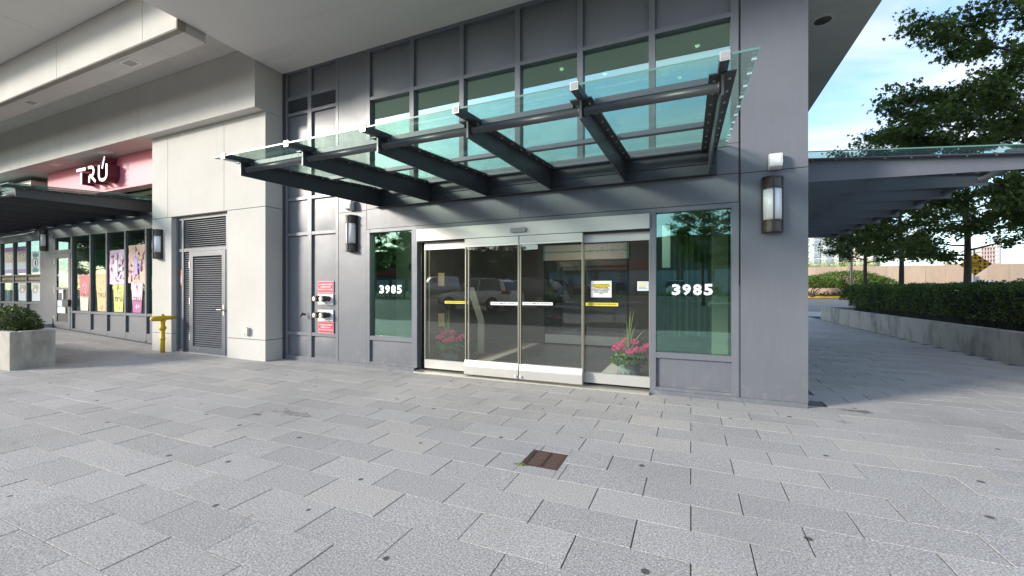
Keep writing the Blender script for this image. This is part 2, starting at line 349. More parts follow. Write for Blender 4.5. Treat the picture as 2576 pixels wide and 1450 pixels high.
def attach(o, parent):
    o.parent = parent; o.matrix_parent_inverse = Matrix.Translation(-wloc(parent))
def thing(name, label, cat, loc=(0, 0, 0), group=None):
    o = bpy.data.objects.new(name, None); COL.objects.link(o); o.location = loc; o.empty_display_size = 0.2
    o['label'] = label; o['category'] = cat
    if group: o['group'] = group
    return o
def tag(o, label, cat, group=None):
    o['label'] = label; o['category'] = cat
    if group: o['group'] = group
    return o
def struct(o): o['kind'] = 'structure'; return o
def stuff(o): o['kind'] = 'stuff'; return o
def bx(name, x0, x1, y0, y1, z0, z1, mat, parent=None):
    return MB().box(x0, x1, y0, y1, z0, z1).build(name, mat, parent)
def text(body, x, y, z, size, mat, parent, name='lettering', rot=(R(90), 0, 0), bold=0.0, ext=0.0008, align='CENTER', wx=1.0, width=None, height=None, space=1.0, keep=False):
    cu = bpy.data.curves.new(name, 'FONT'); cu.body = body; cu.size = size; cu.extrude = ext/size if False else ext; cu.offset = bold*size
    cu.align_x = align; cu.align_y = 'CENTER'; cu.resolution_u = 2; cu.space_character = space
    o = bpy.data.objects.new(name, cu); COL.objects.link(o)
    dg = bpy.context.evaluated_depsgraph_get(); me = bpy.data.meshes.new_from_object(o.evaluated_get(dg))
    bpy.data.objects.remove(o); bpy.data.curves.remove(cu)
    n = len(me.vertices); co = np.empty(n*3); me.vertices.foreach_get('co', co); co = co.reshape(-1, 3)
    if n:
        mn, mxx = co.min(0), co.max(0)
        co[:, 0] -= (mn[0]+mxx[0])/2; co[:, 1] -= (mn[1]+mxx[1])/2
        if width: co[:, 0] *= width/(mxx[0]-mn[0])
        else: co[:, 0] *= wx
        if height: co[:, 1] *= height/(mxx[1]-mn[1])
    rm = np.array(Matrix.LocRotScale(None, __import__('mathutils').Euler(rot), None).to_3x3()); co = co @ rm.T + np.array([x, y, z])
    me.vertices.foreach_set('co', co.ravel()); me.materials.clear(); me.update(); me.name = name
    return link(name, me, mat, parent)
def copy_tree(o, parent=None):
    c = o.copy(); COL.objects.link(c)
    if parent is not None: c.parent = parent
    for ch in list(o.children): copy_tree(ch, c)
    return c

# ---------------------------------------------------------------- the ground
def zg(x, y):
    z = 0.0
    if x < -12.5: z += min(0.24, (-12.5-x)*0.045)
    if y > 26: z += min(0.95, (y-26)*0.05)
    if y < -3.5: z += min(0.36, (-3.5-y)*0.08) + max(0, min(0.45, (-8-y)*0.016))
    return z
def sheet(name, xs, ys, dz, mat, kind=True, parent=None):
    v = [(x, y, zg(x, y)+dz) for y in ys for x in xs]; nx = len(xs)
    f = [(j*nx+i, j*nx+i+1, (j+1)*nx+i+1, (j+1)*nx+i) for j in range(len(ys)-1) for i in range(nx-1)]
    o = MB().add(v, f).build(name, mat, parent)
    if kind: struct(o)
    return o
XS = [-900, -300, -80, -30, -18.5, -17.83, -15, -12.5, -6, 0, 6, 15, 40, 90, 300, 900]
YS = [-900, -300, -120, -60, -36.2, -20, -10, -8.0, -6, -3.5, 0, 5, 10, 16, 22, 26, 30, 35, 40, 45, 60, 200, 900]
sheet('ground', XS, YS, -0.045, 'asphalt')
pavement = sheet('pavement', [-24, -17.83, -15, -12.5, -8, -4, 0, 4, 5.72], [-3.6, -3.5, 0, 3, 6, 10, 15, 20, 25.9], -0.012, 'bed')
sheet('sidewalk', [1.2, 4, 6, 9, 14, 40], [25.95, 26, 28.6], 0.004, 'kerb')
sheet('road', [-10, 0, 6, 12, 20, 60], [28.7, 32, 36, 41.0], -0.02, 'road')
kerb = MB(); 
for x in range(-8, 44, 4): kerb.slab(x+0.01, x+3.99, 41.0, 41.3, zg(x, 41)-0.1, zg(x, 41)+0.13, 0.02)
struct(kerb.build('kerb', 'yelk'))
sheet('verge', [-10, 0, 10, 20, 60], [41.3, 43, 46], 0.08, 'soil')

GR = (-1.262, -0.950, 3.075, 3.405)          # the drain's hole in the paving
def rects(x0, x1, y0, y1):
    gx0, gx1, gy0, gy1 = GR
    if x1 <= gx0 or x0 >= gx1 or y1 <= gy0 or y0 >= gy1: return [(x0, x1, y0, y1)]
    out = []
    if x0 < gx0-0.01: out.append((x0, gx0, y0, y1))
    if x1 > gx1+0.01: out.append((gx1, x1, y0, y1))
    a, b = max(x0, gx0), min(x1, gx1)
    if y0 < gy0-0.01: out.append((a, b, y0, gy0))
    if y1 > gy1+0.01: out.append((a, b, gy1, y1))
    return out
slabs = []
for k in range(-70, 32):
    y1 = ROW0 - PITCH*k; y0 = y1 - PITCH
    off = 0.3*(abs(k) % 2)
    for i in range(-42, 12):
        x0 = off + SLAB*i; x1 = x0 + SLAB
        if y0 < -3.5 or y1 > 25.8 or x0 < -23.5 or x1 > 5.95: continue
        if x1 > 5.55: x1 = 5.55
        if x1 - x0 < 0.1: continue
        if y1 > 6.25 and x1 < -7.6: continue
        if y0 > 5.75 and x1 > -7.7 and x0 < 1.1: continue
        cx, cyy = (x0+x1)/2, (y0+y1)/2
        dfw = -math.sin(R(23.4))*cx + math.cos(R(23.4))*cyy; side = math.cos(R(23.4))*cx + math.sin(R(23.4))*cyy
        vis = dfw > 1.55 and abs(side) < dfw*1.26+0.3 and not (cyy > 5.9 and cx < 1.3)
        slabs.append((dfw if vis else 1e6+dfw, x0, x1, y0, y1))
slabs.sort()
mb_st = MB(); cache = {}
for n, (d, x0, x1, y0, y1) in enumerate(slabs):
    g = 0.0035; gy = 0.0012
    rs = rects(x0+g, x1-g, y0+gy, y1-gy)
    dz = random.choice((0, 0, 0.001, -0.001, 0.0018, -0.0016))
    if n < 296 and len(rs) == 1:
        key = (round(x1-x0, 3), n % 4)
        if key not in cache:
            hx, hy = (x1-x0)/2-g, (y1-y0)/2-gy
            m_ = MB().slab(-hx, hx, -hy, hy, -0.03, 0, 0.0014); me = bpy.data.meshes.new('paver'); me.from_pydata(m_.v, [], m_.f); me.materials.append(M['paver']); me.update(); cache[key] = me
        o = bpy.data.objects.new('paver', cache[key]); COL.objects.link(o); o.location = ((x0+x1)/2, (y0+y1)/2, dz); o.rotation_euler = (random.uniform(-.0015, .0015), random.uniform(-.002, .002), random.uniform(-.0015, .0015)); o.parent = pavement
    elif n < 296:
        m_ = MB()
        for r in rs: m_.slab(*r, -0.03, dz, 0.003)
        m_.build('paver', 'paver', pavement)
    else:
        o0 = len(mb_st.v)
        for r in rs: mb_st.slab(*r, -0.03, dz, 0.0014)
        for q in range(o0, len(mb_st.v)):
            v = mb_st.v[q]; mb_st.v[q] = (v[0], v[1], v[2]+zg(v[0], v[1]))
stuff(mb_st.build('paver_field', 'paver', pavement))
# moss tufts in the joints
def tuft(cx, cyy, lx, ly, label):
    m = MB()
    for _ in range(260):
        x = cx+random.gauss(0, lx); y = cyy+random.gauss(0, ly); a = random.uniform(0, 6.28); s = random.uniform(.004, .012); hh = random.uniform(.004, .016)
        m.add([(x-s*math.cos(a), y-s*math.sin(a), 0), (x+s*math.cos(a), y+s*math.sin(a), 0), (x, y, hh)], [(0, 1, 2)])
    tag(m.build('moss', 'weeds'), label, 'moss')['kind'] = 'stuff'
tuft(-1.25, 3.06, 0.018, 0.008, 'green moss at the corner of the rusty drain cover')
tuft(1.55, 2.35, 0.07, 0.006, 'green moss in the paving joint near the bottom corner')
tuft(1.72, 2.62, 0.03, 0.006, 'small green moss patch in the paving joint')

# drain grate
gr = thing('drain_grate', 'rusty square iron drain grate set in the grey paving', 'drain', (-1.106, 3.24, 0))
gx0, gx1, gy0, gy1 = GR
fr = MB(); w_ = 0.012
fr.box(gx0, gx1, gy0, gy0+w_, -0.03, -0.001).box(gx0, gx1, gy1-w_, gy1, -0.03, -0.001).box(gx0, gx0+w_, gy0+w_, gy1-w_, -0.03, -0.001).box(gx1-w_, gx1, gy0+w_, gy1-w_, -0.03, -0.001)
fr.build('frame', 'rust', gr)
bx('pit', gx0+.002, gx1-.002, gy0+.002, gy1-.002, -0.035, -0.028, 'dark', gr)
n = 9; yy0, yy1 = gy0+w_+.004, gy1-w_-.004; st = (yy1-yy0)/n
for i in range(n): bx('bar', gx0+.016, gx1-.016, yy0+i*st+st*.38, yy0+i*st+st*.76, -0.012, -0.004, 'rust', gr)
for x in (gx0+.022, (gx0+gx1)/2, gx1-.022): bx('cross_bar', x-.009, x+.009, yy0, yy1, -0.022, -0.0025, 'rust', gr)

# ---------------------------------------------------------------- the building
B = thing('condominium_building', 'charcoal metal and pale concrete building with the entrance of number 3985', 'building', (-3, 5.85, 0))
YF = 5.85
# solid masses behind and above
bx('upper_storeys', -7.6, 2.65, 3.52, 15.5, 5.79, 30, 'soffit', B)
bx('upper_storeys', -26, -7.602, 2.95, 15.5, 6.49, 11, 'soffit', B)
def ceil_panels(x0, x1, y0, y1, z, mat, xs=(), ys=(), name='soffit_panel'):
    xl = [x0]+list(xs)+[x1]; yl = [y0]+list(ys)+[y1]
    for a, b in zip(xl, xl[1:]):
        for c, d in zip(yl, yl[1:]): bx(name, a+.004*(a != x0), b-.004*(b != x1), c+.004*(c != y0), d-.004*(d != y1), z, z+0.018, mat, B)
ceil_panels(-7.6, 2.65, 3.52, 15.5, 5.77, 'soffit', (), (10.5,))
bx('soffit_edge', -7.6, 2.65, 3.50, 3.519, 5.765, 5.9, 'soffit2', B)
ceil_panels(-26, -7.604, 2.95, 3.968, 6.472, 'soffit', (-23.9, -17.8, -11.68))
ceil_panels(-26, -7.604, 4.42, 5.27, 6.05, 'soffit2', (-17.8, -11.66))
# downstand beam, in precast lengths
bj = [-7.612, -8.593, -11.646, -14.70, -17.75, -20.8, -26]
for b_, a_ in zip(bj, bj[1:]):
    bx('concrete_beam', a_+.006, b_-.006, 3.97, 4.41, 5.625, 6.46, 'conc', B)
    bx('drip_edge', a_+.001, b_-.001, 3.98, 4.07, 5.61, 5.624, 'rimstain', B)
    bx('beam_underside', a_+.004, b_-.004, 4.074, 4.42, 5.612, 5.6245, 'soffit2', B)
bx('beam_end_cap', -7.611, -7.603, 3.975, 4.10, 5.62, 6.05, 'rimstain', B)
for x in (-9.55, -13.6, -17.6):
    f_ = bx('recessed_light', x-.19, x+.19, 4.12, 4.34, 5.600, 5.611, 'soffit', B); bx('lens', x-.13, x+.13, 4.16, 4.30, 5.597, 5.5995, 'kerb', f_)
for x in (-11.2, -14.9): MB().lathe([(0, -.03), (.04, -.02), (.05, 0)], (x, 4.75, 6.05), 10).build('sensor', 'grey', B)
# lintel
lj = [-7.605, -11.585, -17.6, -23.6, -26]
for b_, a_ in zip(lj, lj[1:]): bx('concrete_lintel', a_+.006, b_-.006, 5.27, 6.32, 4.885, 6.045, 'conc', B)
bx('lintel_joint', -25.9, -7.62, 5.285, 6.3, 4.9, 6.04, 'bark', B); bx('beam_joint', -25.9, -7.63, 3.985, 4.39, 5.63, 6.45, 'bark', B)
for x in (-13.6, -16.2): bx('recessed_light', x-.19, x+.19, 5.42, 5.60, 4.872, 4.884, 'soffit', B)
# pillar with precast panels
def cp(x0, x1, z0, z1, y0=5.48, y1=5.86, nm='concrete_panel'): bx(nm, x0, x1, y0, y1, z0, z1, 'conc', B)
g = .006
cp(-11.453, -10.704, 0, .412-g); cp(-11.453, -10.704, .412+g, 3.027-g); cp(-11.453, -10.841-g, 3.027+g, 4.876)
cp(-10.841+g, -8.859-g, 3.027+g, 4.876); cp(-8.859+g, -7.604, 3.027+g, 4.876); cp(-8.751, -7.604, .412+g, 3.027-g); cp(-8.751, -7.604, 0, .412-g)
for a_, b_, c_, d_ in ((-11.44, -10.715, 0, 3.05), (-8.74, -7.62, 0, 3.05), (-11.44, -7.62, 3.04, 4.87)): bx('pillar_core', a_, b_, 5.495, 6.3, c_, d_, 'bark', B)
# louvred service door, Y 5.58
DY = 5.58
door = thing('service_door', 'grey louvred metal service door between the pale concrete panels', 'door', (-9.65, DY, 0))
def vbar(n, a, b, y0, y1, z0, z1, p=None, mat='frame'): return bx(n, a, b, y0, y1, z0, z1, mat, p if p is not None else B)
for a, b in ((-10.702, -10.64), (-10.50, -10.44), (-8.955, -8.90), (-8.80, -8.752)): vbar('frame', a, b, DY, DY+.09, 0.0, 3.02, door)
for a, b, c, d in ((-10.64, -10.50, .0, .06), (-10.44, -8.955, 2.955, 3.02), (-10.44, -8.955, 2.245, 2.315), (-10.64, -10.50, 2.245, 2.315), (-8.90, -8.80, 2.245, 2.315), (-10.64, -10.5, 2.955, 3.02)):
    vbar('rail', a, b, DY+.003, DY+.088, c, d, door)
bx('side_panel', -10.64, -10.5, DY+.03, DY+.05, .06, 2.955, 'panel', door); bx('side_panel', -8.90, -8.80, DY+.03, DY+.05, .0, 2.955, 'panel', door)
bx('backing', -10.7, -8.755, DY+.10, DY+.13, 0, 3.02, 'dark', door)
def louvre(x0, x1, z0, z1, y, n, parent, d=.035):
    p = (z1-z0)/n
    m = MB().prism([(y, 0.0), (y+.004, -.002), (y+d, p*.50), (y+d-.004, p*.54), (y+.003, p*.10), (y, p*.12)], 'x', x0, x1)
    me = bpy.data.meshes.new('slat'); me.from_pydata(m.v, [], m.f); me.materials.append(M['frame']); me.update()
    for i in range(n):
        o = bpy.data.objects.new('slat', me); COL.objects.link(o); o.location = (0, 0, z0+p*(i+.1)); attach(o, parent)
louvre(-10.44, -8.955, 2.32, 2.95, DY+.02, 14, door)
louvre(-10.44, -10.235, .02, 2.24, DY+.02, 44, door)
vbar('post', -10.235, -10.185, DY, DY+.09, 0, 2.245, door)
leaf = MB()
for a in ((-10.18, -10.075, .01, 2.24), (-9.075, -8.957, .01, 2.24)): leaf.box(a[0], a[1], DY-.012, DY+.04, a[2], a[3])
leaf.box(-10.075, -9.075, DY-.012, DY+.04, .01, .16).box(-10.075, -9.075, DY-.012, DY+.04, 2.13, 2.24)
leaf = leaf.build('door_leaf', 'frame', door)
louvre(-10.075, -9.075, .17, 2.12, DY+.0, 42, leaf)
for z in (.35, 1.15, 1.95): bx('hinge', -10.20, -10.17, DY-.02, DY-.005, z-.07, z+.07, 'alum', leaf)
hd = MB().box(-9.035, -8.99, DY-.02, DY-.012, .86, 1.08).tube([(-9.012, DY-.02, .98), (-9.012, DY-.07, .98), (-9.15, DY-.075, .975)], .011, 6); hd.build('handle', 'alum', leaf)
bx('threshold', -10.7, -8.755, DY-.05, DY+.1, 0.001, .012, 'alum', door)
ws = bx('warning_sticker', -10.60, -10.53, DY+.022, DY+.0295, 1.50, 1.84, 'orange', door); bx('panel_print', -10.58, -10.55, DY+.02, DY+.0215, 1.55, 1.72, 'white', ws)
# gas riser
gas = thing('gas_pipe', 'yellow gas riser pipe with valve beside the louvred door', 'gas pipe', (-10.74, 5.33, 0))
MB().tube([(-10.74, 5.33, 0), (-10.74, 5.33, .52)], .045, 12).build('riser', 'yellow', gas, True)
MB().tube([(-10.74, 5.33, .30), (-10.74, 5.33, .33)], .056, 12).build('collar', 'yellow', gas, True)
MB().tube([(-10.74, 5.33, .5), (-10.74, 5.33, .53), (-10.74, 5.33, .56), (-10.74, 5.33, .60), (-10.74, 5.33, .66), (-10.74, 5.33, .72)], [.05, .068, .07, .05, .045, .06], 12).build('valve', 'yellow', gas, True)
MB().tube([(-10.72, 5.10, .765), (-10.72, 5.14, .765), (-10.74, 5.33, .765), (-10.735, 5.45, .772), (-10.73, 5.64, .78)], [.03, .055, .062, .045, .042], 12).build('arm', 'yellow', gas, True)
MB().tube([(-10.74, 5.33, .80), (-10.74, 5.33, .86)], [.04, .03], 8).build('cap', 'yellow', gas)
# outlet box on pillar
ob = thing('outlet_cover', 'small metal weatherproof outlet cover low on the concrete pillar', 'outlet', (-8.09, 5.48, .57))
bx('box', -8.17, -8.05, 5.415, 5.478, .505, .64, 'alum', ob); MB().prism([(5.40, .50), (5.478, .50), (5.478, .65), (5.44, .65)], 'x', -8.18, -8.12).build('lid', 'white', ob)

# --- main metal facade
def wallp(n, x0, x1, z0, z1, y=YF, th=.04, mat='panel'): return bx(n, x0, x1, y, y+th, z0, z1, mat, B)
# backing walls (leave the window and door openings free)
for a in ((-7.6, -5.36, 0, 5.78), (.49, 1.262, 0, 5.78), (-5.36, -4.40, 0, .54), (-.45, .49, 0, .54), (-5.36, .49, 2.46, 3.25), (-5.36, .49, 4.86, 5.78)):
    bx('backing_wall', a[0], a[1], YF+.055, YF+.2, a[2], a[3], 'dark', B)
bx('frame_return', -7.602, -7.515, YF-.005, YF+.06, 0, 5.77, 'steel', B)
def vm(x0, x1, z0, z1): return vbar('mullion', x0, x1, YF, YF+.12 if True else 0, z0, z1)
def hr(x0, x1, z0, z1, d=.004): return vbar('rail', x0, x1, YF+d, YF+.115, z0, z1)
# left blank bay
for a, b in ((-7.515, -7.46), (-6.90, -6.80), (-6.165, -6.10)): vm(a, b, 0, 5.77)
for z0, z1 in ((0, .085), (.50, .565), (2.475, 2.535), (3.18, 3.235), (4.875, 4.935), (5.19, 5.27), (5.73, 5.77)):
    hr(-7.46, -6.90, z0, z1); hr(-6.80, -6.165, z0, z1)
zl = [(.085, .50), (.565, 2.475), (2.535, 3.18), (3.235, 4.875), (5.27, 5.73)]
def pillow(n, x0, x1, z0, z1, y, bulge=.012):
    # pressed metal panel: slightly dished face
    nx, nz = 6, 6; v = []; f = []
    for j in range(nz+1):
        for i in range(nx+1):
            u, w = i/nx, j/nz; e = (math.sin(math.pi*u)*math.sin(math.pi*w))**.6 if 0 < u < 1 and 0 < w < 1 else 0
            v.append((x0+(x1-x0)*u, y - bulge*e, z0+(z1-z0)*w))
    for j in range(nz):
        for i in range(nx): q = j*(nx+1)+i; f.append((q, q+1, q+nx+2, q+nx+1))
    return MB().add(v, f).build(n, 'panel', B, True)
for z0, z1 in zl: pillow('metal_panel', -7.46, -6.90, z0, z1, YF+.045); pillow('metal_panel', -6.80, -6.165, z0, z1, YF+.045)
def louvreB(x0, x1, z0, z1, n):
    fr_ = bx('louvre_frame', x0, x1, YF+.052, YF+.054, z0, z1, 'dark', B); louvre(x0+.01, x1-.01, z0+.005, z1-.005, YF+.01, n, fr_)
louvreB(-7.46, -6.90, 4.935, 5.19, 8); louvreB(-6.80, -6.165, 4.935, 5.19, 8)
# flat sheet with lamp
for z0, z1 in ((.06, 2.838), (2.846, 5.77)): wallp('wall_panel', -6.10, -5.42, z0, z1, YF+.006)
wallp('base_trim', -7.515, -4.36, 0, .058, YF-.006, .05, 'frame')
# windows at ground level and the panels below them
def win(x0, x1, z0, z1, mat='gl_green', y=YF+.07):
    w = MB()
    w.box(x0, x1, y, y+.012, z0, z1)
    return w.build('window_pane', mat, B)
for a, b in ((-5.412, -5.345), (-4.415, -4.305), (-.508, -.432), (.468, .548)): vm(a, b, .06, 2.49)
for x0, x1 in ((-5.345, -4.415), (-.432, .468)):
    hr(x0, x1, 2.432, 2.49); hr(x0, x1, .49, .565); hr(x0, x1, .06, .10)
    pillow('metal_panel', x0, x1, .10, .49, YF+.04, .004)
wl_ = win(-5.345, -4.415, .565, 2.432); wr_ = win(-.432, .468, .565, 2.432)
wallp('base_trim', -.51, 1.262, 0, .058, YF-.006, .05, 'frame')
hr(-4.305, -.508, 2.43, 2.49)
# sheets above the openings
for a, b in zip((-5.412, -2.40, .548), (-2.40, .548)): wallp('fascia_panel', a+.003, b-.003, 2.498, 2.852, YF+.004)
for a, b in zip((-5.412, -2.40, .548), (-2.40, .548)): wallp('fascia_panel', a+.003, b-.003, 2.860, 3.235, YF+.004)
# column
for z0, z1 in ((.06, 2.842), (2.850, 5.77)): wallp('wall_panel', .568, 1.267, z0, z1, YF+.0)
bx('caulk_joint', .548, .568, YF+.025, YF+.05, .06, 5.77, 'bark', B)
bx('caulk_bead', .552, .564, YF+.018, YF+.024, .06, 1.45, 'kerb', B)
for z0, z1 in ((0, 2.842), (2.85, 5.77)):
    for k in range(3): bx('side_wall_panel', 1.2, 1.268, YF+.045+3*k, YF+.045+3*k+2.99, z0, z1, 'panel', B)
bx('side_wall_core', 1.1, 1.2, 6.05, 14.8, 0, 5.77, 'int', B)
# upper windows
ux = [(-5.415, -5.341), (-4.462, -4.375), (-3.472, -3.39), (-2.485, -2.399), (-1.506, -1.425), (-.522, -.441), (.458, .545)]
for a, b in ux: vm(a, b, 3.24, 5.77)
for (a, b), (c, d) in zip(ux, ux[1:]):
    hr(b, c, 3.24, 3.30); hr(b, c, 4.83, 4.89); hr(b, c, 5.71, 5.77)
    pillow('metal_panel', b, c, 4.89, 5.71, YF+.05, .03)
    win(b, c, 3.30, 4.83, 'gl_upper')
# header and sliding doors
AD = thing('automatic_door', 'stainless and glass automatic sliding entrance doors under the canopy', 'door', (-2.4, 5.85, 0))
bx('header', -4.29, -.51, YF-.03, YF+.16, 2.225, 2.425, 'stainless', AD)
bx('header_shadow_gap', -4.29, -.51, YF+.0, YF+.12, 2.20, 2.2245, 'dark', AD)
MB().prism([(-2.535, 2.285), (-2.52, 2.27), (-2.30, 2.275), (-2.285, 2.29), (-2.285, 2.325), (-2.30, 2.34), (-2.52, 2.34), (-2.535, 2.325)], 'y', YF-.065, YF-.031).build('motion_sensor', 'grey', AD)
bx('jamb', -4.303, -4.20, YF+.125, YF+.2, 0.0, 2.22, 'dark', AD)
def leafd(x0, x1, y, tz0, tz1, bz0, bz1, wide=False):
    st_ = .017
    fr_ = MB().box(x0, x0+st_, y, y+.04, bz1, tz0).box(x1-st_, x1, y, y+.04, bz1, tz0).build('leaf_frame', 'stile', AD)
    if wide:
        bx('top_rail', x0, x1, y-.012, y+.045, tz0+.028, tz1, 'stainless', fr_); bx('top_rail', x0, x1, y-.004, y+.04, tz0, tz0+.027, 'alum', fr_)
        MB().prism([(y-.035, bz0), (y+.05, bz0), (y+.05, bz1), (y-.005, bz1), (y-.035, bz1-.09)], 'x', x0, x1).build('bottom_rail', 'stainless', fr_)
    else:
        bx('top_rail', x0, x1, y, y+.05, tz0, tz1, 'stainless', fr_); bx('bottom_rail', x0, x1, y, y+.05, bz0, bz1, 'stainless', fr_)
    bx('glass', x0+st_, x1-st_, y+.014, y+.026, bz1-.004, tz0+.004, 'gl_door', fr_)
    return fr_
sl = leafd(-4.20, -3.33, YF+.07, 2.08, 2.20, .06, .205)
sr = leafd(-1.44, -.51, YF+.07, 2.08, 2.20, .06, .205)
ll = leafd(-3.345, -2.407, YF-.03, 2.085, 2.215, .05, .27, True)
lr = leafd(-2.391, -1.419, YF-.03, 2.085, 2.215, .05, .27, True)
bx('threshold', -4.29, -.51, YF-.12, YF+.14, 0.0015, .022, 'alum', AD)
bx('track', -4.20, -.51, YF+.125, YF+.16, .022, .06, 'dark', AD)
for x in (-2.44, -2.36): MB().lathe([(0, .03), (.022, .02), (.024, 0), (.0, -.005)], (x, YF-.075, .075), 10).build('floor_bolt', 'white', AD)
def decal(x0, x1, z0, z1, y, mat, txt, parent, nm='door_sticker', tw=None):
    d_ = bx(nm, x0, x1, y-.003, y-.001, z0, z1, mat, parent)
    text(txt, (x0+x1)/2, y-.0042, (z0+z1)/2, (z1-z0)*.62, 'black', d_, width=tw or (x1-x0)*.9, bold=.01, ext=.0004)
    return d_
decal(-3.80, -3.36, 1.168, 1.210, YF+.084, 'yel', '((( CAUTION  AUTOMATIC DOOR  STAND CLEAR )))', sl)
decal(-2.89, -2.425, 1.160, 1.208, YF-.016, 'white', '((( AUTOMATIC DOOR )))', ll)
decal(-2.35, -1.87, 1.168, 1.212, YF-.016, 'white', '((( AUTOMATIC DOOR )))', lr)
decal(-1.40, -.94, 1.166, 1.212, YF+.084, 'yel', '((( CAUTION  AUTOMATIC DOOR  STAND CLEAR )))', sr)
nt_ = thing('paper_notice', 'white laminated notice about using one set of doors, on the door glass', 'notice', (-1.18, YF+.08, 1.29))
bx('sheet', -1.325, -1.03, YF+.078, YF+.081, 1.29, 1.525, 'white', nt_)
for i, (s_, hl) in enumerate((('"DUE TO THE HIGH WINDS"', 1), ('ONLY ONE SET OF DOORS CAN', 1), ('BE OPENED AT A TIME', 1), ('PLEASE ALLOW THE EXTERIOR', 0), ('DOORS TO CLOSE BEFORE', 0), ('OPENING THE INTERIOR', 0), ('DOORS', 0))):
    z = 1.472-.0215*i; w_ = min(.25, .0100*len(s_))
    if hl: bx('highlight', -1.178-w_/2-.006, -1.178+w_/2+.006, YF+.0770, YF+.0779, z-.0105, z+.0105, 'yel', nt_)
    text(s_, -1.178, YF+.0762, z, .02, 'black', nt_, width=w_, bold=.02, ext=.0003)
n2_ = thing('small_notice', 'small grey notice with yellow lines at the right edge of the door glass', 'notice', (-.59, YF+.08, 1.38))
bx('sheet', -.680, -.530, YF+.078, YF+.081, 1.384, 1.514, 'p_blue', n2_)
for i in range(5): bx('printed_line', -.66, -.55-.02*(i % 2), YF+.0770, YF+.0779, 1.495-.02*i-.006, 1.495-.02*i+.004, 'yel' if i < 3 else 'grey', n2_)
# interior handles seen through the glass
for z in (1.72, 1.50): bx('brass_plate', -2.62, -2.59, YF+.45, YF+.46, z-.1, z+.08, 'alum', AD)
# vinyl numbers
def numbers(x0, x1, z, hgt, y, parent):
    w_ = (x1-x0)/4
    for i, ch in enumerate('3985'):
        text(ch, x0+w_*(i+.5), y, z, hgt*1.3, 'vinyl', parent, 'house_number', bold=.045, width=w_*.82, height=hgt, ext=.0008)
numbers(-5.19, -4.665, 1.405, .152, YF+.068, wl_)
numbers(-.245, .272, 1.40, .148, YF+.068, wr_)
# house wiring of the interior
bx('lobby_floor', -7.45, 1.1, 6.02, 13.4, -.03, -.004, 'dark', B)
lf = struct(bx('floor', -7.45, 1.1, 6.02, 13.4, -.02, -.0035, 'tile'))
tl = MB()
for i in range(-12, 2):
    for j in range(24):
        x0 = -3.42+i*.6+.3*(j % 2)*0+.6*6 if False else -7.44+(i+12)*.61; y0 = 6.03+j*.305
        if x0+.6 > 1.1: continue
        if -3.80 < x0+.3 < -3.2 or -1.4 < x0+.3 < -.9: pass
        tl.box(x0, x0+.603, y0, y0+.299, -.0034, .004)
stuff(tl.build('floor_tile', 'tile', lf))
for a, b, m_ in ((-3.79, -3.60, 'tilew'), (-3.90, -3.795, 'tileb'), (-1.38, -1.14, 'tilew'), (-1.135, -1.02, 'tileb')): bx('tile_strip', a, b, 6.04, 10.1, .0042, .0085, m_, lf)
tag(bx('doormat', -5.25, -3.95, 6.55, 7.9, .0045, .016, 'mat'), 'dark doormat inside the entrance, left of the pale tile strip', 'doormat')
tag(bx('doormat', -1.0, .9, 6.45, 7.9, .0045, .016, 'mat'), 'dark doormat inside the entrance, under the right flower pot', 'doormat')
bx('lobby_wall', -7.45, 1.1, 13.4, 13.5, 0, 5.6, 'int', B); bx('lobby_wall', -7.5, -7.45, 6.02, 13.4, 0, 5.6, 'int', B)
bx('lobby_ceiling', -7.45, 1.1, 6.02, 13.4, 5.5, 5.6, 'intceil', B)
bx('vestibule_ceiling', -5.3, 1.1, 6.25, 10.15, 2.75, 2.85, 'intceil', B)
M['fill_glow'] = plain('added_fill_glow', (1, 1, 1), 0.5, emit=((1, 0.93, 0.8), 80))  # added fill glow that brightens the flower pots behind the door glass
for x, y in ((-.9, 6.6), (-3.0, 7.3), (-4.3, 6.6), (-2.2, 8.9)): MB().lathe([(0, 0), (.09, 0), (.09, .01)], (x, y, 2.735), 12).build('lobby_or_fill_light', 'fill_glow', B)  # added fill discs, hidden from the camera behind the door header
for x, y in ((-2.6, 7.0), (-2.2, 7.4), (-1.5, 7.9), (-.2, 8.6), (.1, 7.6)): MB().lathe([(0, 0), (.035, 0), (.035, .01)], (x, y, 5.485), 12).build('lobby_or_fill_light', 'lamp_on', B)
bx('lobby_column', -5.6, -5.05, 6.9, 7.3, 0, 2.75, 'intcol', B)
bx('exit_box', -5.25, -5.1, 6.88, 6.9, 1.85, 1.93, 'black', B)
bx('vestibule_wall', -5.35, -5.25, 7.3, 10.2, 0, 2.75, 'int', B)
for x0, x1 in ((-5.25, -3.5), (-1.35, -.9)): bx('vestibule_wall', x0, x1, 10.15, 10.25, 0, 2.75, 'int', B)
bx('inner_header', -3.5, -1.35, 10.1, 10.3, 2.14, 2.52, 'p_grn', B)
for z in ((2.36, 2.52), (2.14, 2.33)): bx('inner_header_trim', -3.45, -1.40, 10.08, 10.1, z[0], z[1], 'intcol', B)
bx('inner_bottom_rail', -3.45, -1.4, 10.1, 10.15, .04, .26, 'stainless', B)
bx('inner_glass', -3.45, -1.4, 10.12, 10.13, .26, 2.14, 'gl_door', B)
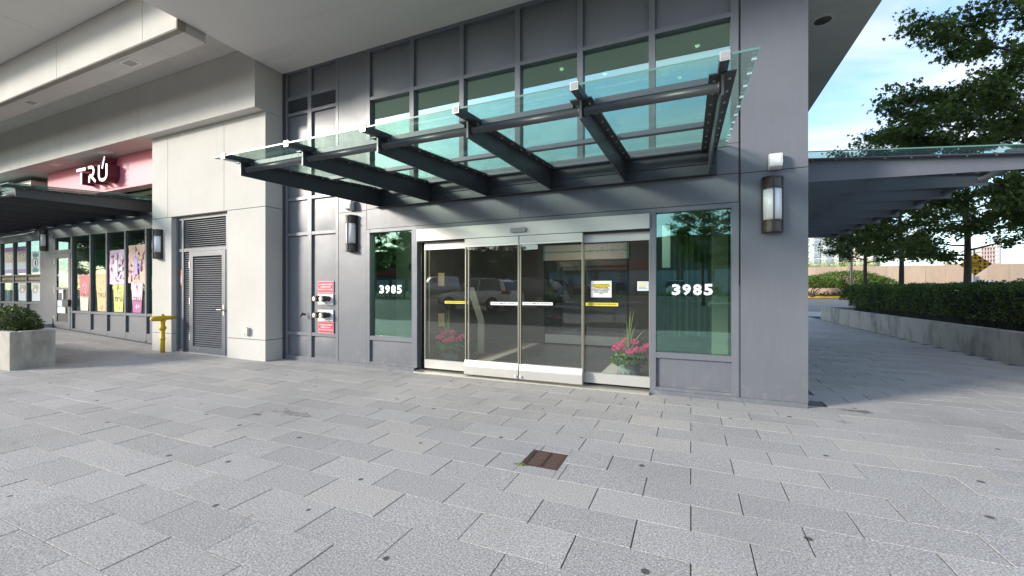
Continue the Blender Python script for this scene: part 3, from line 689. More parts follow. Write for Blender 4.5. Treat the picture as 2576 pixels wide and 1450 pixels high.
# keypad post in the vestibule
kp = thing('intercom_stand', 'slanted metal intercom stand inside the left side of the entrance', 'intercom', (-4.3, 8.2, 0))
MB().prism([(-4.36, 0.0), (-4.22, 0.0), (-4.22, .72), (-4.36, .72)], 'y', 8.15, 8.2).build('post', 'alum', kp)
MB().prism([(-4.36, .72), (-4.22, .72), (-4.48, 1.45), (-4.64, 1.45)], 'y', 8.15, 8.2).build('neck', 'alum', kp)
for z in (.75, 1.62): tag(bx('wall_plate', -5.0, -4.86, 7.55, 7.57, z-.14, z+.14, 'p_gold'), 'small brass plate inside the entrance, %s one' % ('lower' if z < 1 else 'upper'), 'plate')
# curtain right side
cu_ = MB()
pts = []
for i in range(121):
    x = -1.25+2.3*i/120; pts.append((x, 10.6+.05*math.sin(i*0.9)+.02*math.sin(i*2.3)))
for (a, b) in zip(pts, pts[1:]): cu_.add([(a[0], a[1], .3), (b[0], b[1], .3), (b[0], b[1], 2.7), (a[0], a[1], 2.7)], [(0, 1, 2, 3)])
tag(cu_.build('curtain', 'curtain'), 'pleated green curtain inside behind the right entrance window', 'curtain')
bx('inner_column', .35, .6, 8.2, 8.45, 0, 2.74, 'intcol', B)
bx('inner_panel', -.42, -.3, 7.0, 7.02, 1.75, 2.42, 'p_blue', B)

# ---------------------------------------------------------------- canopies
def canopy(label, xs, mapf, root_loc, z0, g0, g1, clips=False, mat='steel', gext=2.72):
    t_ = thing('glass_canopy', label, 'canopy', root_loc)
    def pb(name, m, mt, par=None):
        m.v = [mapf(*p) for p in m.v]; o = m.build(name, mt, par if par is not None else t_); recalc(o); return o
    x0, x1 = min(xs), max(xs)
    pb('wall_ledger', MB().box(x0-.09, x1+.09, .0, .012, z0, z0+.33).box(x0-.09, x1+.09, .012, .085, z0+.32, z0+.33).box(x0-.09, x1+.09, .012, .085, z0, z0+.010).box(x0-.09, x1+.09, .012, .03, z0+.15, z0+.162), mat)
    sl_ = (.095-.31)/2.52
    for x in xs:
        b = MB().prism([(.012, z0+.011), (2.52, z0-.06), (2.52, z0+.095), (.012, z0+.31)], 'x', x-.009, x+.009)
        # flange follows the sloping top edge
        b.add([(x-.09, .012, z0+.311), (x+.09, .012, z0+.311), (x+.09, 2.52, z0+.096), (x-.09, 2.52, z0+.096), (x-.09, .012, z0+.323), (x+.09, .012, z0+.323), (x+.09, 2.52, z0+.108), (x-.09, 2.52, z0+.108)],
              [(0, 3, 2, 1), (4, 5, 6, 7), (0, 1, 5, 4), (1, 2, 6, 5), (2, 3, 7, 6), (3, 0, 4, 7)])
        bo = pb('beam', b, mat)
        bl = MB()
        for k in range(9):
            y = .25+k*.27; z = z0+.311+sl_*y
            for s_ in (-.05, .05): bl.lathe([(.0, -.012), (.011, -.01), (.012, 0)], (x+s_, y, z), 6)
        pb('bolt', bl, 'alum', bo)['kind'] = 'stuff'
        zs = z0+.108
        pb('stub', MB().add([(x-.03, 2.25, zs+.025), (x+.03, 2.25, zs+.025), (x+.03, 2.72, zs-.022), (x-.03, 2.72, zs-.022), (x-.03, 2.25, zs+.08), (x+.03, 2.25, zs+.08), (x+.03, 2.72, zs+.038), (x-.03, 2.72, zs+.038)],
                             [(0, 3, 2, 1), (4, 5, 6, 7), (0, 1, 5, 4), (1, 2, 6, 5), (2, 3, 7, 6), (3, 0, 4, 7)]), mat, bo)
        cap = pb('end_cap', MB().box(x-.032, x+.032, 2.721, 2.727, zs-.024, zs+.040), 'alum', bo)
        pb('cap_inset', MB().box(x-.025, x+.025, 2.727, 2.730, zs-.017, zs+.033), 'grey', bo)
    xs2 = sorted(xs)
    for a, b in zip(xs2, xs2[1:]):
        m = MB(); m.tube([(a+.010, 2.44, z0+.03), (a+.03, 2.44, z0+.03), (a+.031, 2.44, z0+.03), (b-.031, 2.44, z0+.03), (b-.03, 2.44, z0+.03), (b-.010, 2.44, z0+.03)], [.045, .045, .034, .034, .045, .045], 12)
        o = pb('brace_tube', m, mat)
        for p in o.data.polygons: p.use_smooth = len(p.vertices) == 4
        for y in (.2, 1.23, 2.38):
            zt = z0+.335+sl_*y
            pb('purlin', MB().box(a+.092, b-.092, y-.035, y+.035, zt-.045, zt+.002), 'steel2')
    cuts = [g0] + [x for x in xs2 if g0+.3 < x < g1-.3] + [g1]
    for a, b in zip(cuts, cuts[1:]):
        za, zb = z0+.35+sl_*.02, z0+.35+sl_*gext
        e = .004
        m = MB().add([(a+e, .02, za), (b-e, .02, za), (b-e, gext, zb), (a+e, gext, zb), (a+e, .02, za+.014), (b-e, .02, za+.014), (b-e, gext, zb+.014), (a+e, gext, zb+.014)],
                     [(0, 3, 2, 1), (4, 5, 6, 7)])
        gp = pb('glass_panel', m, 'gl_can')
        ed = MB()
        for (p, q, r_, s_) in ((0, 1, 5, 4), (1, 2, 6, 5), (2, 3, 7, 6), (3, 0, 4, 7)):
            V = [(a+e, .02, za), (b-e, .02, za), (b-e, gext, zb), (a+e, gext, zb), (a+e, .02, za+.014), (b-e, .02, za+.014), (b-e, gext, zb+.014), (a+e, gext, zb+.014)]
            ed.add([V[p], V[q], V[r_], V[s_]], [(0, 1, 2, 3)])
        pb('glass_edge', ed, 'gl_edge', gp)
    if clips:
        for k in range(10):
            y = .28+k*.255; z = z0+.35+sl_*y
            pb('edge_clip', MB().box(g1-.035, g1-.006, y-.012, y+.012, z-.012, z-.001), 'p_blue')
    return t_
canopy('glass and dark steel canopy projecting over the automatic doors', [-5.07, -4.01, -2.94, -1.89, -.83, .21], lambda x, y, z: (x, 5.85-y, z), (-2.4, 5.85, 2.86), 2.86, -5.27, .42, True)
canopy('glass and dark steel canopy over the pink-signed shop front', [-12.3-1.13*k for k in range(10)], lambda x, y, z: (x, 6.13-y, z), (-17, 6.13, 3.3), 3.31, -23.0, -11.9, False, 'steel')
canopy('glass and grey steel canopy on the building side beyond the corner', [6.78+.86*k for k in range(9)], lambda x, y, z: (1.27+y*.95, x, z), (1.27, 10, 2.86), 2.86, 6.50, 13.9, False, 'steel2')

# ---------------------------------------------------------------- lamps, packs, signs on the walls
def wall_lamp(label, x, y, z0, group='half-round wall lamps'):
    t_ = thing('wall_lamp', label, 'lamp', (x, y, z0), group)
    Hh = .665; rr = .104; A0, A1 = math.pi, 2*math.pi
    def half(prof, n=12): 
        m = MB().lathe([(r, z) for r, z in prof], (x, y-.035, z0), n, A0, A1); return m
    bx('back_plate', x-.112, x+.112, y-.036, y, z0, z0+Hh, 'bronze', t_)
    o = half([(0, .14), (rr-.007, .14), (rr-.007, Hh-.14), (0, Hh-.14)]).build('diffuser', 'diff', t_)
    for p in o.data.polygons: p.use_smooth = True
    half([(0, 0.012), (rr-.006, 0.012), (rr-.006, .13), (0, .13)]).build('cap_band', 'bronze2', t_, False)
    half([(0, Hh-.13), (rr-.006, Hh-.13), (rr-.006, Hh-.012), (0, Hh-.012)]).build('cap_band', 'bronze2', t_, False)
    for z in (0, .125, Hh-.145, Hh-.02): half([(0, z), (rr+.004, z), (rr+.004, z+.02), (0, z+.02)]).build('ring', 'bronze', t_)
    for a in (math.pi+.02, 1.5*math.pi, 2*math.pi-.02):
        px, py = x+(rr+.003)*math.cos(a), y-.035+(rr+.003)*math.sin(a)
        bx('guard_bar', px-.006, px+.006, py-.007, py+.009, z0+.0, z0+Hh, 'bronze', t_)
    return t_
wall_lamp('half-round wall lamp on the wide grey metal column right of the canopy', .90, 5.85, 2.09)
wall_lamp('half-round wall lamp on the grey sheet left of the entrance window', -5.74, 5.856, 2.10)
wall_lamp('half-round wall lamp on the narrow concrete pier left of the louvred door', -11.13, 5.48, 2.10)
wall_lamp('half-round wall lamp beside the shop door marked Unit A', -18.72, 6.15, 2.62)
def wall_pack(label, x, y, z0):
    t_ = thing('flood_light', label, 'light', (x, y, z0), 'small white flood lights')
    bx('bracket', x-.035, x+.035, y-.03, y, z0+.03, z0+.14, 'grey', t_)
    MB().prism([(y-.03, z0-.005), (y-.125, z0+.02), (y-.135, z0+.05), (y-.115, z0+.165), (y-.085, z0+.18), (y-.03, z0+.18)], 'x', x-.065, x+.065).build('housing', 'white', t_)
    MB().prism([(y-.1365, z0+.055), (y-.1265, z0+.028), (y-.1335, z0+.028), (y-.1435, z0+.055), (y-.1265, z0+.15), (y-.1195, z0+.15)], 'x', x-.045, x+.045).build('lens', 'lens', t_)
wall_pack('small white flood light above the lamp on the wide metal column', .925, 5.85, 2.845)
wall_pack('small white flood light above the lamp left of the entrance window', -5.75, 5.856, 2.86)
def fire_sign(x0, x1, z0, z1, lines, label):
    t_ = thing('fire_sign', label, 'sign', ((x0+x1)/2, 5.88, z0))
    bx('border', x0, x1, 5.872, 5.878, z0, z1, 'white', t_); bx('face', x0+.006, x1-.006, 5.870, 5.8719, z0+.006, z1-.006, 'red', t_)
    for i, s_ in enumerate(lines): text(s_, (x0+x1)/2, 5.8688, (z0+z1)/2+.048-.048*i, .036, 'vinyl', t_, bold=.02, width=(x1-x0)*(.82, .62, .9)[i], height=.026, ext=.0006)
fire_sign(-6.648, -6.245, 1.338, 1.562, ('LOW PRESSURE STANDPIPE', 'SPRINKLER SYSTEM', 'BASEMENTS, 1ST TO 14TH FLOORS'), 'red sign above the fire hose connections')
fire_sign(-6.648, -6.245, .567, .783, ('HIGH PRESSURE STANDPIPE', 'SPRINKLER SYSTEM', '15TH FLOOR TO ROOF'), 'red sign below the fire hose connections')
def siamese(x0, x1, z0, z1, label):
    t_ = thing('fire_hose_connection', label, 'hose connection', ((x0+x1)/2, 5.88, z0), 'twin fire hose connections')
    bx('plate', x0, x1, 5.866, 5.878, z0, z1, 'white', t_)
    zc = z0+(z1-z0)*.56
    for cx in (x0+.12, x0+.29):
        n_ = MB().tube([(cx, 5.866, zc), (cx, 5.80, zc), (cx-.01, 5.80, zc), (cx-.015, 5.745, zc), (cx-.018, 5.74, zc), (cx-.02, 5.715, zc)], [.05, .05, .058, .058, .05, .05], 14).build('inlet', 'bronze', t_, False)
        MB().tube([(cx-.021, 5.7145, zc), (cx-.026, 5.685, zc)], [.05, .044], 14).build('cap', 'alum', n_)
        MB().tube([(cx-.0265, 5.6845, zc), (cx-.028, 5.680, zc)], .012, 6).build('pin', 'black', n_)
    MB().tube([(x0+.255, 5.70, zc), (x0+.25, 5.76, zc-.12), (x0+.25, 5.862, z0+.03)], .004, 4).build('chain', 'bronze', t_)
siamese(-6.645, -6.248, 1.113, 1.318, 'twin capped brass hose connection on the upper white plate')
siamese(-6.645, -6.248, .796, 1.012, 'twin capped brass hose connection on the lower white plate')
bib = thing('hose_tap', 'small dark hose tap on the metal panel left of the hose connections', 'tap', (-6.99, 5.85, .9))
MB().tube([(-6.96, 5.85, .915), (-6.97, 5.76, .915), (-6.975, 5.74, .87)], .02, 8).build('spout', 'bronze', bib)
MB().tube([(-6.965, 5.79, .93), (-6.965, 5.79, .96)], .008, 6).build('stem', 'bronze', bib); MB().tube([(-6.965, 5.79, .96), (-6.965, 5.79, .97)], .03, 8).build('handle', 'grey', bib)
# soffit downlight beyond the corner
dl = thing('soffit_downlight', 'round white recessed downlight in the soffit beyond the corner', 'light', (1.96, 8.15, 5.77))
MB().lathe([(.12, -.012), (.16, -.012), (.165, .0)], (1.96, 8.15, 5.769), 24).build('trim_ring', 'white', dl)
MB().lathe([(0, .0), (.12, -.008)], (1.96, 8.15, 5.766), 24).build('reflector', 'bronze2', dl)

# ---------------------------------------------------------------- the shop front on the left
S = thing('storefront', 'dark framed bubble tea shop front with posters and a pink sign', 'shop front', (-15, 6.15, .1))
YS_ = 6.15
def sb(n, x0, x1, y0, y1, z0, z1, m_='frame'): return bx(n, x0, x1, y0, y1, z0, z1, m_, S)
mxs = [-17.10, -16.02, -15.12, -14.16, -13.16, -12.2]
for x in mxs: sb('mullion', x-.035, x+.035, YS_, YS_+.1, .05, 3.0)
sb('head_rail', -18.2, -11.3, YS_+.003, YS_+.1, 3.0, 3.07)
for a, b in zip(mxs+[-11.3][:0], mxs[1:]+[-11.3]):
    sb('sill_rail', a+.035, b-.035, YS_+.004, YS_+.1, .70, .765); sb('base_rail', a+.035, b-.035, YS_+.004, YS_+.1, -.01, .24)
    sb('knee_panel', a+.035, b-.035, YS_+.05, YS_+.07, .24, .70, 'panel')
    sb('window_pane', a+.035, b-.035, YS_+.06, YS_+.07, .765, 3.0, 'gl_shop')
sb('upper_fascia', -24, -11.3, YS_-.005, YS_+.1, 3.07, 3.31, 'panel'); sb('ledger_wall', -24, -11.3, YS_+.0, YS_+.1, 3.31, 3.72, 'panel')
# clerestory under the sign
for a, b in ((-15.6, -14.2), (-14.12, -12.80)): sb('clerestory_pane', a, b, 6.18, 6.19, 3.72, 4.1, 'gl_upper'); sb('clerestory_mullion', b, b+.08, 6.14, 6.24, 3.72, 4.1)
for k in range(6): sb('louvre_slat', -12.70, -11.5, 6.12, 6.16, 3.74+k*.055, 3.765+k*.055, 'kerb')
sb('clerestory_back', -24, -11.5, 6.26, 6.30, 3.72, 4.88, 'conc_side')
sb('sign_side_wall', -24, -17.75, 6.15, 6.25, 3.72, 4.88, 'conc_side')
# door
dfr = MB().box(-18.24, -18.13, YS_, YS_+.08, .19, 3.0).box(-17.16, -17.135, YS_, YS_+.08, .19, 3.0).build('door_frame', 'frame', S)
sb('transom_rail', -18.13, -17.16, YS_+.004, YS_+.08, 2.52, 2.62); sb('transom_pane', -18.13, -17.16, YS_+.05, YS_+.06, 2.62, 3.0, 'gl_shop')
dl_ = MB().box(-18.12, -18.0, YS_-.01, YS_+.04, .2, 2.51).box(-17.28, -17.17, YS_-.01, YS_+.04, .2, 2.51).box(-18.0, -17.28, YS_-.01, YS_+.04, 2.36, 2.51).box(-18.0, -17.28, YS_-.01, YS_+.04, 1.40, 1.47).box(-18.0, -17.28, YS_-.01, YS_+.04, .2, .42).build('shop_door', 'frame', S)
bx('door_glass', -18.0, -17.28, YS_+.01, YS_+.02, 1.47, 2.36, 'gl_shop', dl_); bx('kick_panel', -18.0, -17.28, YS_+.01, YS_+.02, .42, 1.40, 'steel', dl_)
text('3995', -17.66, YS_-.002, 2.20, .11, 'vinyl', dl_, bold=.02, width=.30); text('Unit A', -17.62, YS_-.002, 2.05, .11, 'vinyl', dl_, bold=.02, width=.38)
bx('sticker', -17.88, -17.60, YS_-.002, YS_+.0, 1.30, 1.40, 'p_white', dl_); bx('sticker', -17.98, -17.62, YS_+.001, YS_+.003, .88, 1.07, 'p_blue', dl_); bx('sticker', -17.95, -17.45, YS_-.012, YS_-.01, .68, .86, 'p_white', dl_)
bx('pull_plate', -17.60, -17.54, YS_-.03, YS_-.011, .95, 1.42, 'white', dl_); bx('door_lock', -17.52, -17.15, YS_-.06, YS_-.012, .9, 1.1, 'black', dl_); bx('notice', -17.42, -17.30, YS_-.003, YS_+.0, 1.62, 1.82, 'p_white', dl_)
bx('letter_slot', -17.98, -17.5, YS_-.001, YS_+.001, 1.83, 1.86, 'p_white', dl_)
for z in (.5, 1.4, 2.3): bx('hinge', -18.15, -18.115, YS_-.02, YS_-.0, z-.1, z+.1, 'alum', dl_)
bx('wall_pier', -19.07, -18.24, YS_, YS_+.1, .15, 3.07, 'panel', S)
# left windows with raised sill
lx = [-19.10, -20.116, -21.102, -22.147, -23.2, -24.2]
for x in lx: sb('mullion', x-.035, x+.035, YS_, YS_+.1, .45, 3.07)
for a, b in zip(lx[1:], lx):
    sb('sill_rail', a+.035, b-.035, YS_+.004, YS_+.1, .93, 1.0); sb('mid_rail', a+.035, b-.035, YS_+.004, YS_+.1, 1.86, 1.90); sb('mid_rail', a+.035, b-.035, YS_+.004, YS_+.1, 1.63, 1.67)
    sb('head_rail', a+.035, b-.035, YS_+.004, YS_+.1, 3.0, 3.07)
    sb('knee_panel', a+.035, b-.035, YS_+.05, YS_+.07, .5, .93, 'panel'); sb('window_pane', a+.035, b-.035, YS_+.06, YS_+.07, 1.0, 3.0, 'gl_shop')
    sb('lettered_band', a+.035, b-.035, YS_+.03, YS_+.05, 1.67, 1.86, 'p_band')
sb('base_rail', -24.2, -18.24, YS_-.02, YS_+.1, .15, .5, 'frame')
for x, s_ in ((-19.6, 'WAXING & PEDICURE'), (-20.6, 'BROWS & THREADING'), (-21.6, 'BEAUTY STUDIO')): text(s_, x, YS_+.029, 1.765, .1, 'p_gold', S, bold=.03, width=.9, height=.085)
# interior of the shops
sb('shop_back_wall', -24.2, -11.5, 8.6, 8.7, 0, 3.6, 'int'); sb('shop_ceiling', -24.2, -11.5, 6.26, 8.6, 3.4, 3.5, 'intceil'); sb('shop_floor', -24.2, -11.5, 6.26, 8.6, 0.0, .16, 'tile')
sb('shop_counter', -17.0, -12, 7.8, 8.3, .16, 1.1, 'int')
for x in (-21, -20.2, -16.6): sb('ceiling_tube', x-.3, x+.3, 7.2, 7.28, 3.37, 3.399, 'lamp_on')
# folding scissor gate behind the glass
gt = MB()
for k in range(14):
    x = -16.85+k*.14
    gt.tube([(x, 6.42, 1.75), (x+.28, 6.42, 2.35)], .009, 4); gt.tube([(x+.28, 6.42, 1.75), (x, 6.42, 2.35)], .009, 4); gt.tube([(x, 6.42, 2.3), (x+.14, 6.42, 2.6)], .009, 4); gt.tube([(x, 6.42, 1.8), (x+.12, 6.42, .9)], .008, 4)
tag(gt.build('folding_gate', 'p_grn'), 'green folding lattice gate behind the shop windows', 'gate')
# posters: tea cups and banners
def cup(cx, z0, z1, wb, wt, bottom, top, txt, label, tcol='black', yy=YS_+.052):
    t_ = thing('cup_poster', label, 'poster', (cx, yy, z0), 'tea cup posters in the shop window')
    zm = z0+(z1-z0)*.42
    wm_ = wb+(wt-wb)*.42
    MB().prism([(cx-wb, z0), (cx+wb, z0), (cx+wm_, zm), (cx-wm_, zm)], 'y', yy, yy+.003).build('lower_print', bottom, t_)
    MB().prism([(cx-wm_, zm), (cx+wm_, zm), (cx+wt, z1), (cx-wt, z1)], 'y', yy, yy+.003).build('upper_print', top, t_)
    MB().prism([(cx-wt-.02, z1), (cx+wt+.02, z1), (cx+wt+.015, z1+.04), (cx-wt-.015, z1+.04)], 'y', yy-.001, yy+.003).build('rim', top, t_)
    m = MB()
    for k in range(9):
        a, b = cx+random.uniform(-.6, .6)*wb, z0+(z1-z0)*random.uniform(.02, .9); w_, h_ = random.uniform(.02, .05), random.uniform(.02, .1)
        m.add([(a-w_, yy-.0008, b), (a, yy-.0008, b-h_), (a+w_, yy-.0008, b), (a+.3*w_, yy-.0008, b+h_)], [(0, 1, 2, 3)])
    m.build('swirl', {'p_cream': 'p_rose', 'p_tan': 'p_brown', 'p_yel': 'p_lime', 'p_mag': 'p_rose'}[bottom], t_)['kind'] = 'stuff'
    text(txt, cx, yy-.002, z0+(z1-z0)*.46, .2, tcol, t_, width=wt*1.35, height=.17, ext=.0006)
cup(-16.48, .78, 1.78, .21, .30, 'p_cream', 'p_coral', 'TRÚ', 'coral and cream tea cup poster in the window right of the shop door')
cup(-15.50, .78, 1.82, .21, .31, 'p_tan', 'p_tan', 'TRÚ', 'tan milk tea cup poster')
cup(-14.60, .78, 1.60, .22, .28, 'p_yel', 'p_yel', 'trú', 'yellow-green cup poster below the pink banner')
cup(-13.68, .78, 1.60, .20, .28, 'p_mag', 'p_rose', 'TRÚ', 'purple and pink cup poster below the peach banner')
def banner(x0, x1, z0, z1, base, cols, label):
    t_ = thing('banner', label, 'banner', ((x0+x1)/2, YS_+.045, z0), 'hanging banners in the shop window')
    m = MB(); n_ = 10
    for j in range(n_):
        for i in range(6):
            pass
    v = []; f = []
    for j in range(n_+1):
        for i in range(7):
            v.append((x0+(x1-x0)*i/6+random.gauss(0, .006), YS_+.045-abs(random.gauss(0, .006)), z0+(z1-z0)*j/n_+random.gauss(0, .004)))
    for j in range(n_):
        for i in range(6): q = j*7+i; f.append((q, q+1, q+8, q+7))
    MB().add(v, f).build('cloth', base, t_)
    for k in range(26):
        a, b = random.uniform(x0+.08, x1-.08), random.uniform(z0+.08, z1-.08); w_, h_ = random.uniform(.03, .10), random.uniform(.02, .08); th = random.uniform(0, 3.1)
        pts_ = [(a+w_*math.cos(q)*math.cos(th)-h_*math.sin(q)*math.sin(th), b+w_*math.cos(q)*math.sin(th)+h_*math.sin(q)*math.cos(th)) for q in np.linspace(0, 6.28, 8)[:-1]]
        MB().prism([(min(max(p, x0+.01), x1-.01), min(max(q, z0+.01), z1-.01)) for p, q in pts_], 'y', YS_+.021-.0002*k, YS_+.0212-.0002*k).build('print_patch', cols[k % len(cols)], t_)
    MB().prism([((x0+x1)/2-.09, z0+.22), ((x0+x1)/2+.09, z0+.22), ((x0+x1)/2+.08, z0+.68), ((x0+x1)/2-.08, z0+.68)], 'y', YS_+.012, YS_+.014).build('printed_tube', cols[0], t_)
banner(-15.03, -14.26, 1.55, 2.50, 'p_lil', ['p_white', 'p_rose', 'p_mag', 'p_lil', 'p_rose'], 'pink and lilac creased banner in the shop window')
banner(-14.06, -13.25, 1.58, 2.60, 'p_peach', ['p_lav', 'p_peach', 'p_purple', 'p_rose', 'p_peach'], 'peach and purple creased banner in the shop window')
# salon posters
def poster(x0, x1, z0, z1, kind, label):
    t_ = thing('salon_poster', label, 'poster', ((x0+x1)/2, YS_+.05, z0), 'posters in the salon window'); y = YS_+.05
    bx('paper', x0, x1, y, y+.003, z0, z1, 'p_white', t_); w_ = x1-x0; hh = z1-z0
    def ell(cx, cz, rx, rz, m_, k, nm='print_patch'):
        MB().prism([(x0+w_*cx+rx*w_*math.cos(q), z0+hh*cz+rz*hh*math.sin(q)) for q in np.linspace(0, 6.28, 17)[:-1]], 'y', y-.0005*k-.0004, y-.0005*k).build(nm, m_, t_)
    if kind == 'face':
        bx('top_band', x0, x1, y-.001, y-.0002, z1-.16, z1, 'p_purple', t_); bx('bottom_band', x0, x1, y-.001, y-.0002, z0, z0+.14, 'p_lav', t_)
        bx('photo_print', x0+.02, x1-.02, y-.001, y-.0002, z0+hh*.42, z1-.16, 'p_skin', t_); ell(.65, .66, .2, .07, 'p_white', 3); ell(.66, .66, .08, .05, 'p_brown', 4); ell(.62, .76, .25, .015, 'p_brown', 4)
    elif kind == 'body':
        ell(.42, .62, .34, .20, 'p_skin', 3); ell(.6, .75, .26, .16, 'p_gold', 4); ell(.45, .6, .14, .10, 'p_white', 5); ell(.25, .86, .08, .04, 'p_brown', 5)
    else:
        ell(.45, .45, .38, .26, 'towglass', 3) ; ell(.45, .45, .30, .2, 'p_white', 4); ell(.5, .45, .08, .15, 'black', 5)
        ell(.5, .82, .36, .10, 'p_teal', 3); ell(.5, .12, .4, .1, 'p_teal', 3)
poster(-20.95, -20.25, 1.95, 2.85, 'face', 'purple banded poster of an eye in the salon window')
poster(-21.92, -21.22, 1.95, 2.85, 'face', 'purple banded poster of a face at the edge of the salon window')
poster(-19.90, -19.32, 1.95, 2.65, 'logo', 'teal poster with a round emblem in the salon window')
poster(-20.85, -20.2, 1.03, 1.62, 'body', 'white poster with a tan shape, lower salon window next to the corner')
poster(-19.86, -19.3, 1.03, 1.62, 'body', 'white poster with a tan shape, lower salon window beside the wall lamp')
cable = MB().tube([(-22.9, 6.10, 3.14), (-21.5, 6.08, 3.2), (-20.2, 6.08, 3.22), (-19.3, 6.08, 3.26)], .018, 5); tag(cable.build('cable', 'white'), 'white cable hanging along the fascia over the salon windows', 'cable')
# the pink sign
sg = thing('shop_sign', 'pink shop sign with raised white letters TRU under the concrete lintel', 'sign', (-14.6, 5.85, 4.0))
bx('board', -17.7, -11.47, 5.85, 6.12, 4.03, 4.88, 'pink', sg)
def stroke(pts_, w_, nm='letter'):
    # raised channel letter stroke: dark returns, white face
    import bmesh
    s_ = MB()
    L = []; Rr = []
    P_ = [Vector((p[0], p[1])) for p in pts_]
    for i, p in enumerate(P_):
        d = (P_[min(i+1, len(P_)-1)] - P_[max(i-1, 0)]).normalized(); nn = Vector((-d.y, d.x))*w_/2; L.append(p+nn); Rr.append(p-nn)
    return L, Rr
def letter(strokes, w_, y0=5.60, y1=5.85):
    body, face = MB(), MB()
    for k, st_ in enumerate(strokes):
        L, Rr = stroke(st_, w_)
        for i in range(len(L)-1):
            q = [(L[i].x, L[i].y), (L[i+1].x, L[i+1].y), (Rr[i+1].x, Rr[i+1].y), (Rr[i].x, Rr[i].y)]
            body.prism(q, 'y', y0+k*.0015, y1-.002); face.prism(q, 'y', y0-.008+k*.0015, y0-.001+k*.0015)
    bo = body.build('letter', 'maroon', sg); face.build('letter_face', 'letw', bo)
def arc(cx, cz, rx, rz, a0, a1, n=10): return [(cx+rx*math.cos(R(a0+(a1-a0)*k/n)), cz+rz*math.sin(R(a0+(a1-a0)*k/n))) for k in range(n+1)]
zb, zt_ = 4.23, 4.63
letter([[(-15.27, zt_-.01), (-14.80, zt_-.01)], [(-15.035, zt_-.09), (-15.035, zb)]], .075)
letter([[(-14.66, zt_)]+arc(-14.50, zt_-.115, .12, .115, 90, -90)+[(-14.60, zt_-.23)], [(-14.60, zt_-.23), (-14.62, zb)], [(-14.50, zt_-.25), (-14.30, zb)]], .07)
letter([[(-14.12, zt_)]+[(-14.12, zb+.12)]+arc(-13.93, zb+.13, .19, .13, 180, 360, 12)+[(-13.74, zt_)]], .07)
letter([[(-13.96, zt_-.10), (-13.84, zt_+.20)]], .055, 5.60)
for i, ch in enumerate('初茶'): text(ch, -13.38, 5.846, 4.57-.26*i, .22, 'p_rose', sg, 'print', ext=.003)
text('BUBBLE TEA REDEFINED', -13.9, 5.847, 4.095, .07, 'p_dkred', sg, 'print', width=1.1, height=.05)
# lightbox sign at the far left
lb = thing('light_box', 'grey framed light box sign at the far left above the canopy', 'sign', (-20, 5.9, 3.9))
bx('frame', -21.4, -18.5, 5.75, 6.12, 3.75, 4.75, 'alum', lb); bx('face', -21.3, -18.6, 5.74, 5.749, 3.85, 4.65, 'p_white', lb)
MB().prism([(-19.4+.45*math.cos(q), 4.15+.3*math.sin(q)) for q in np.linspace(0, 6.28, 20)[:-1]], 'y', 5.735, 5.7395).build('emblem', 'p_purple', lb)
# door step / ramp kerb
rk = MB().slab(-20.8, -18.25, 5.55, 6.13, .1, .34, .01); tag(rk.build('entrance_step', 'kerb'), 'low concrete ledge under the salon windows', 'step')

# ---------------------------------------------------------------- foliage
LOBES = [(0, -.5), (.12, -.18), (.42, -.30), (.30, 0), (.5, .22), (.18, .20), (0, .55), (-.18, .20), (-.5, .22), (-.30, 0), (-.42, -.30), (-.12, -.18)]
OVAL = [(0, -.5), (.22, -.1), (.18, .25), (0, .5), (-.18, .25), (-.22, -.1)]
DIAM = [(0, -.5), (.2, 0), (0, .5), (-.2, 0)]
def leaves(P, size, shape, up=0.5, seed=1):
    """mesh of many small leaf faces at the points P"""
    r = np.random.default_rng(seed); n = len(P); k = len(shape)
    nrm = r.normal(size=(n, 3)); nrm[:, 2] = np.abs(nrm[:, 2]) + up; nrm /= np.linalg.norm(nrm, axis=1)[:, None]
    t_ = r.normal(size=(n, 3)); t_ -= (t_*nrm).sum(1)[:, None]*nrm; t_ /= np.linalg.norm(t_, axis=1)[:, None]
    b = np.cross(nrm, t_); s = size*r.uniform(.65, 1.25, n)
    sh = np.array(shape); bend = -(sh[:, 0]**2)*.9
    V = P[:, None, :] + s[:, None, None]*(sh[None, :, 0, None]*t_[:, None, :] + sh[None, :, 1, None]*b[:, None, :] + bend[None, :, None]*nrm[:, None, :])
    me = bpy.data.meshes.new('leaves'); nv = n*k
    me.vertices.add(nv); me.vertices.foreach_set('co', V.reshape(-1).astype(np.float32))
    me.loops.add(nv); me.loops.foreach_set('vertex_index', np.arange(nv, dtype=np.int32))
    me.polygons.add(n); me.polygons.foreach_set('loop_start', np.arange(0, nv, k, dtype=np.int32)); me.polygons.foreach_set('loop_total', np.full(n, k, dtype=np.int32))
    me.update(calc_edges=True); me.validate(); return me
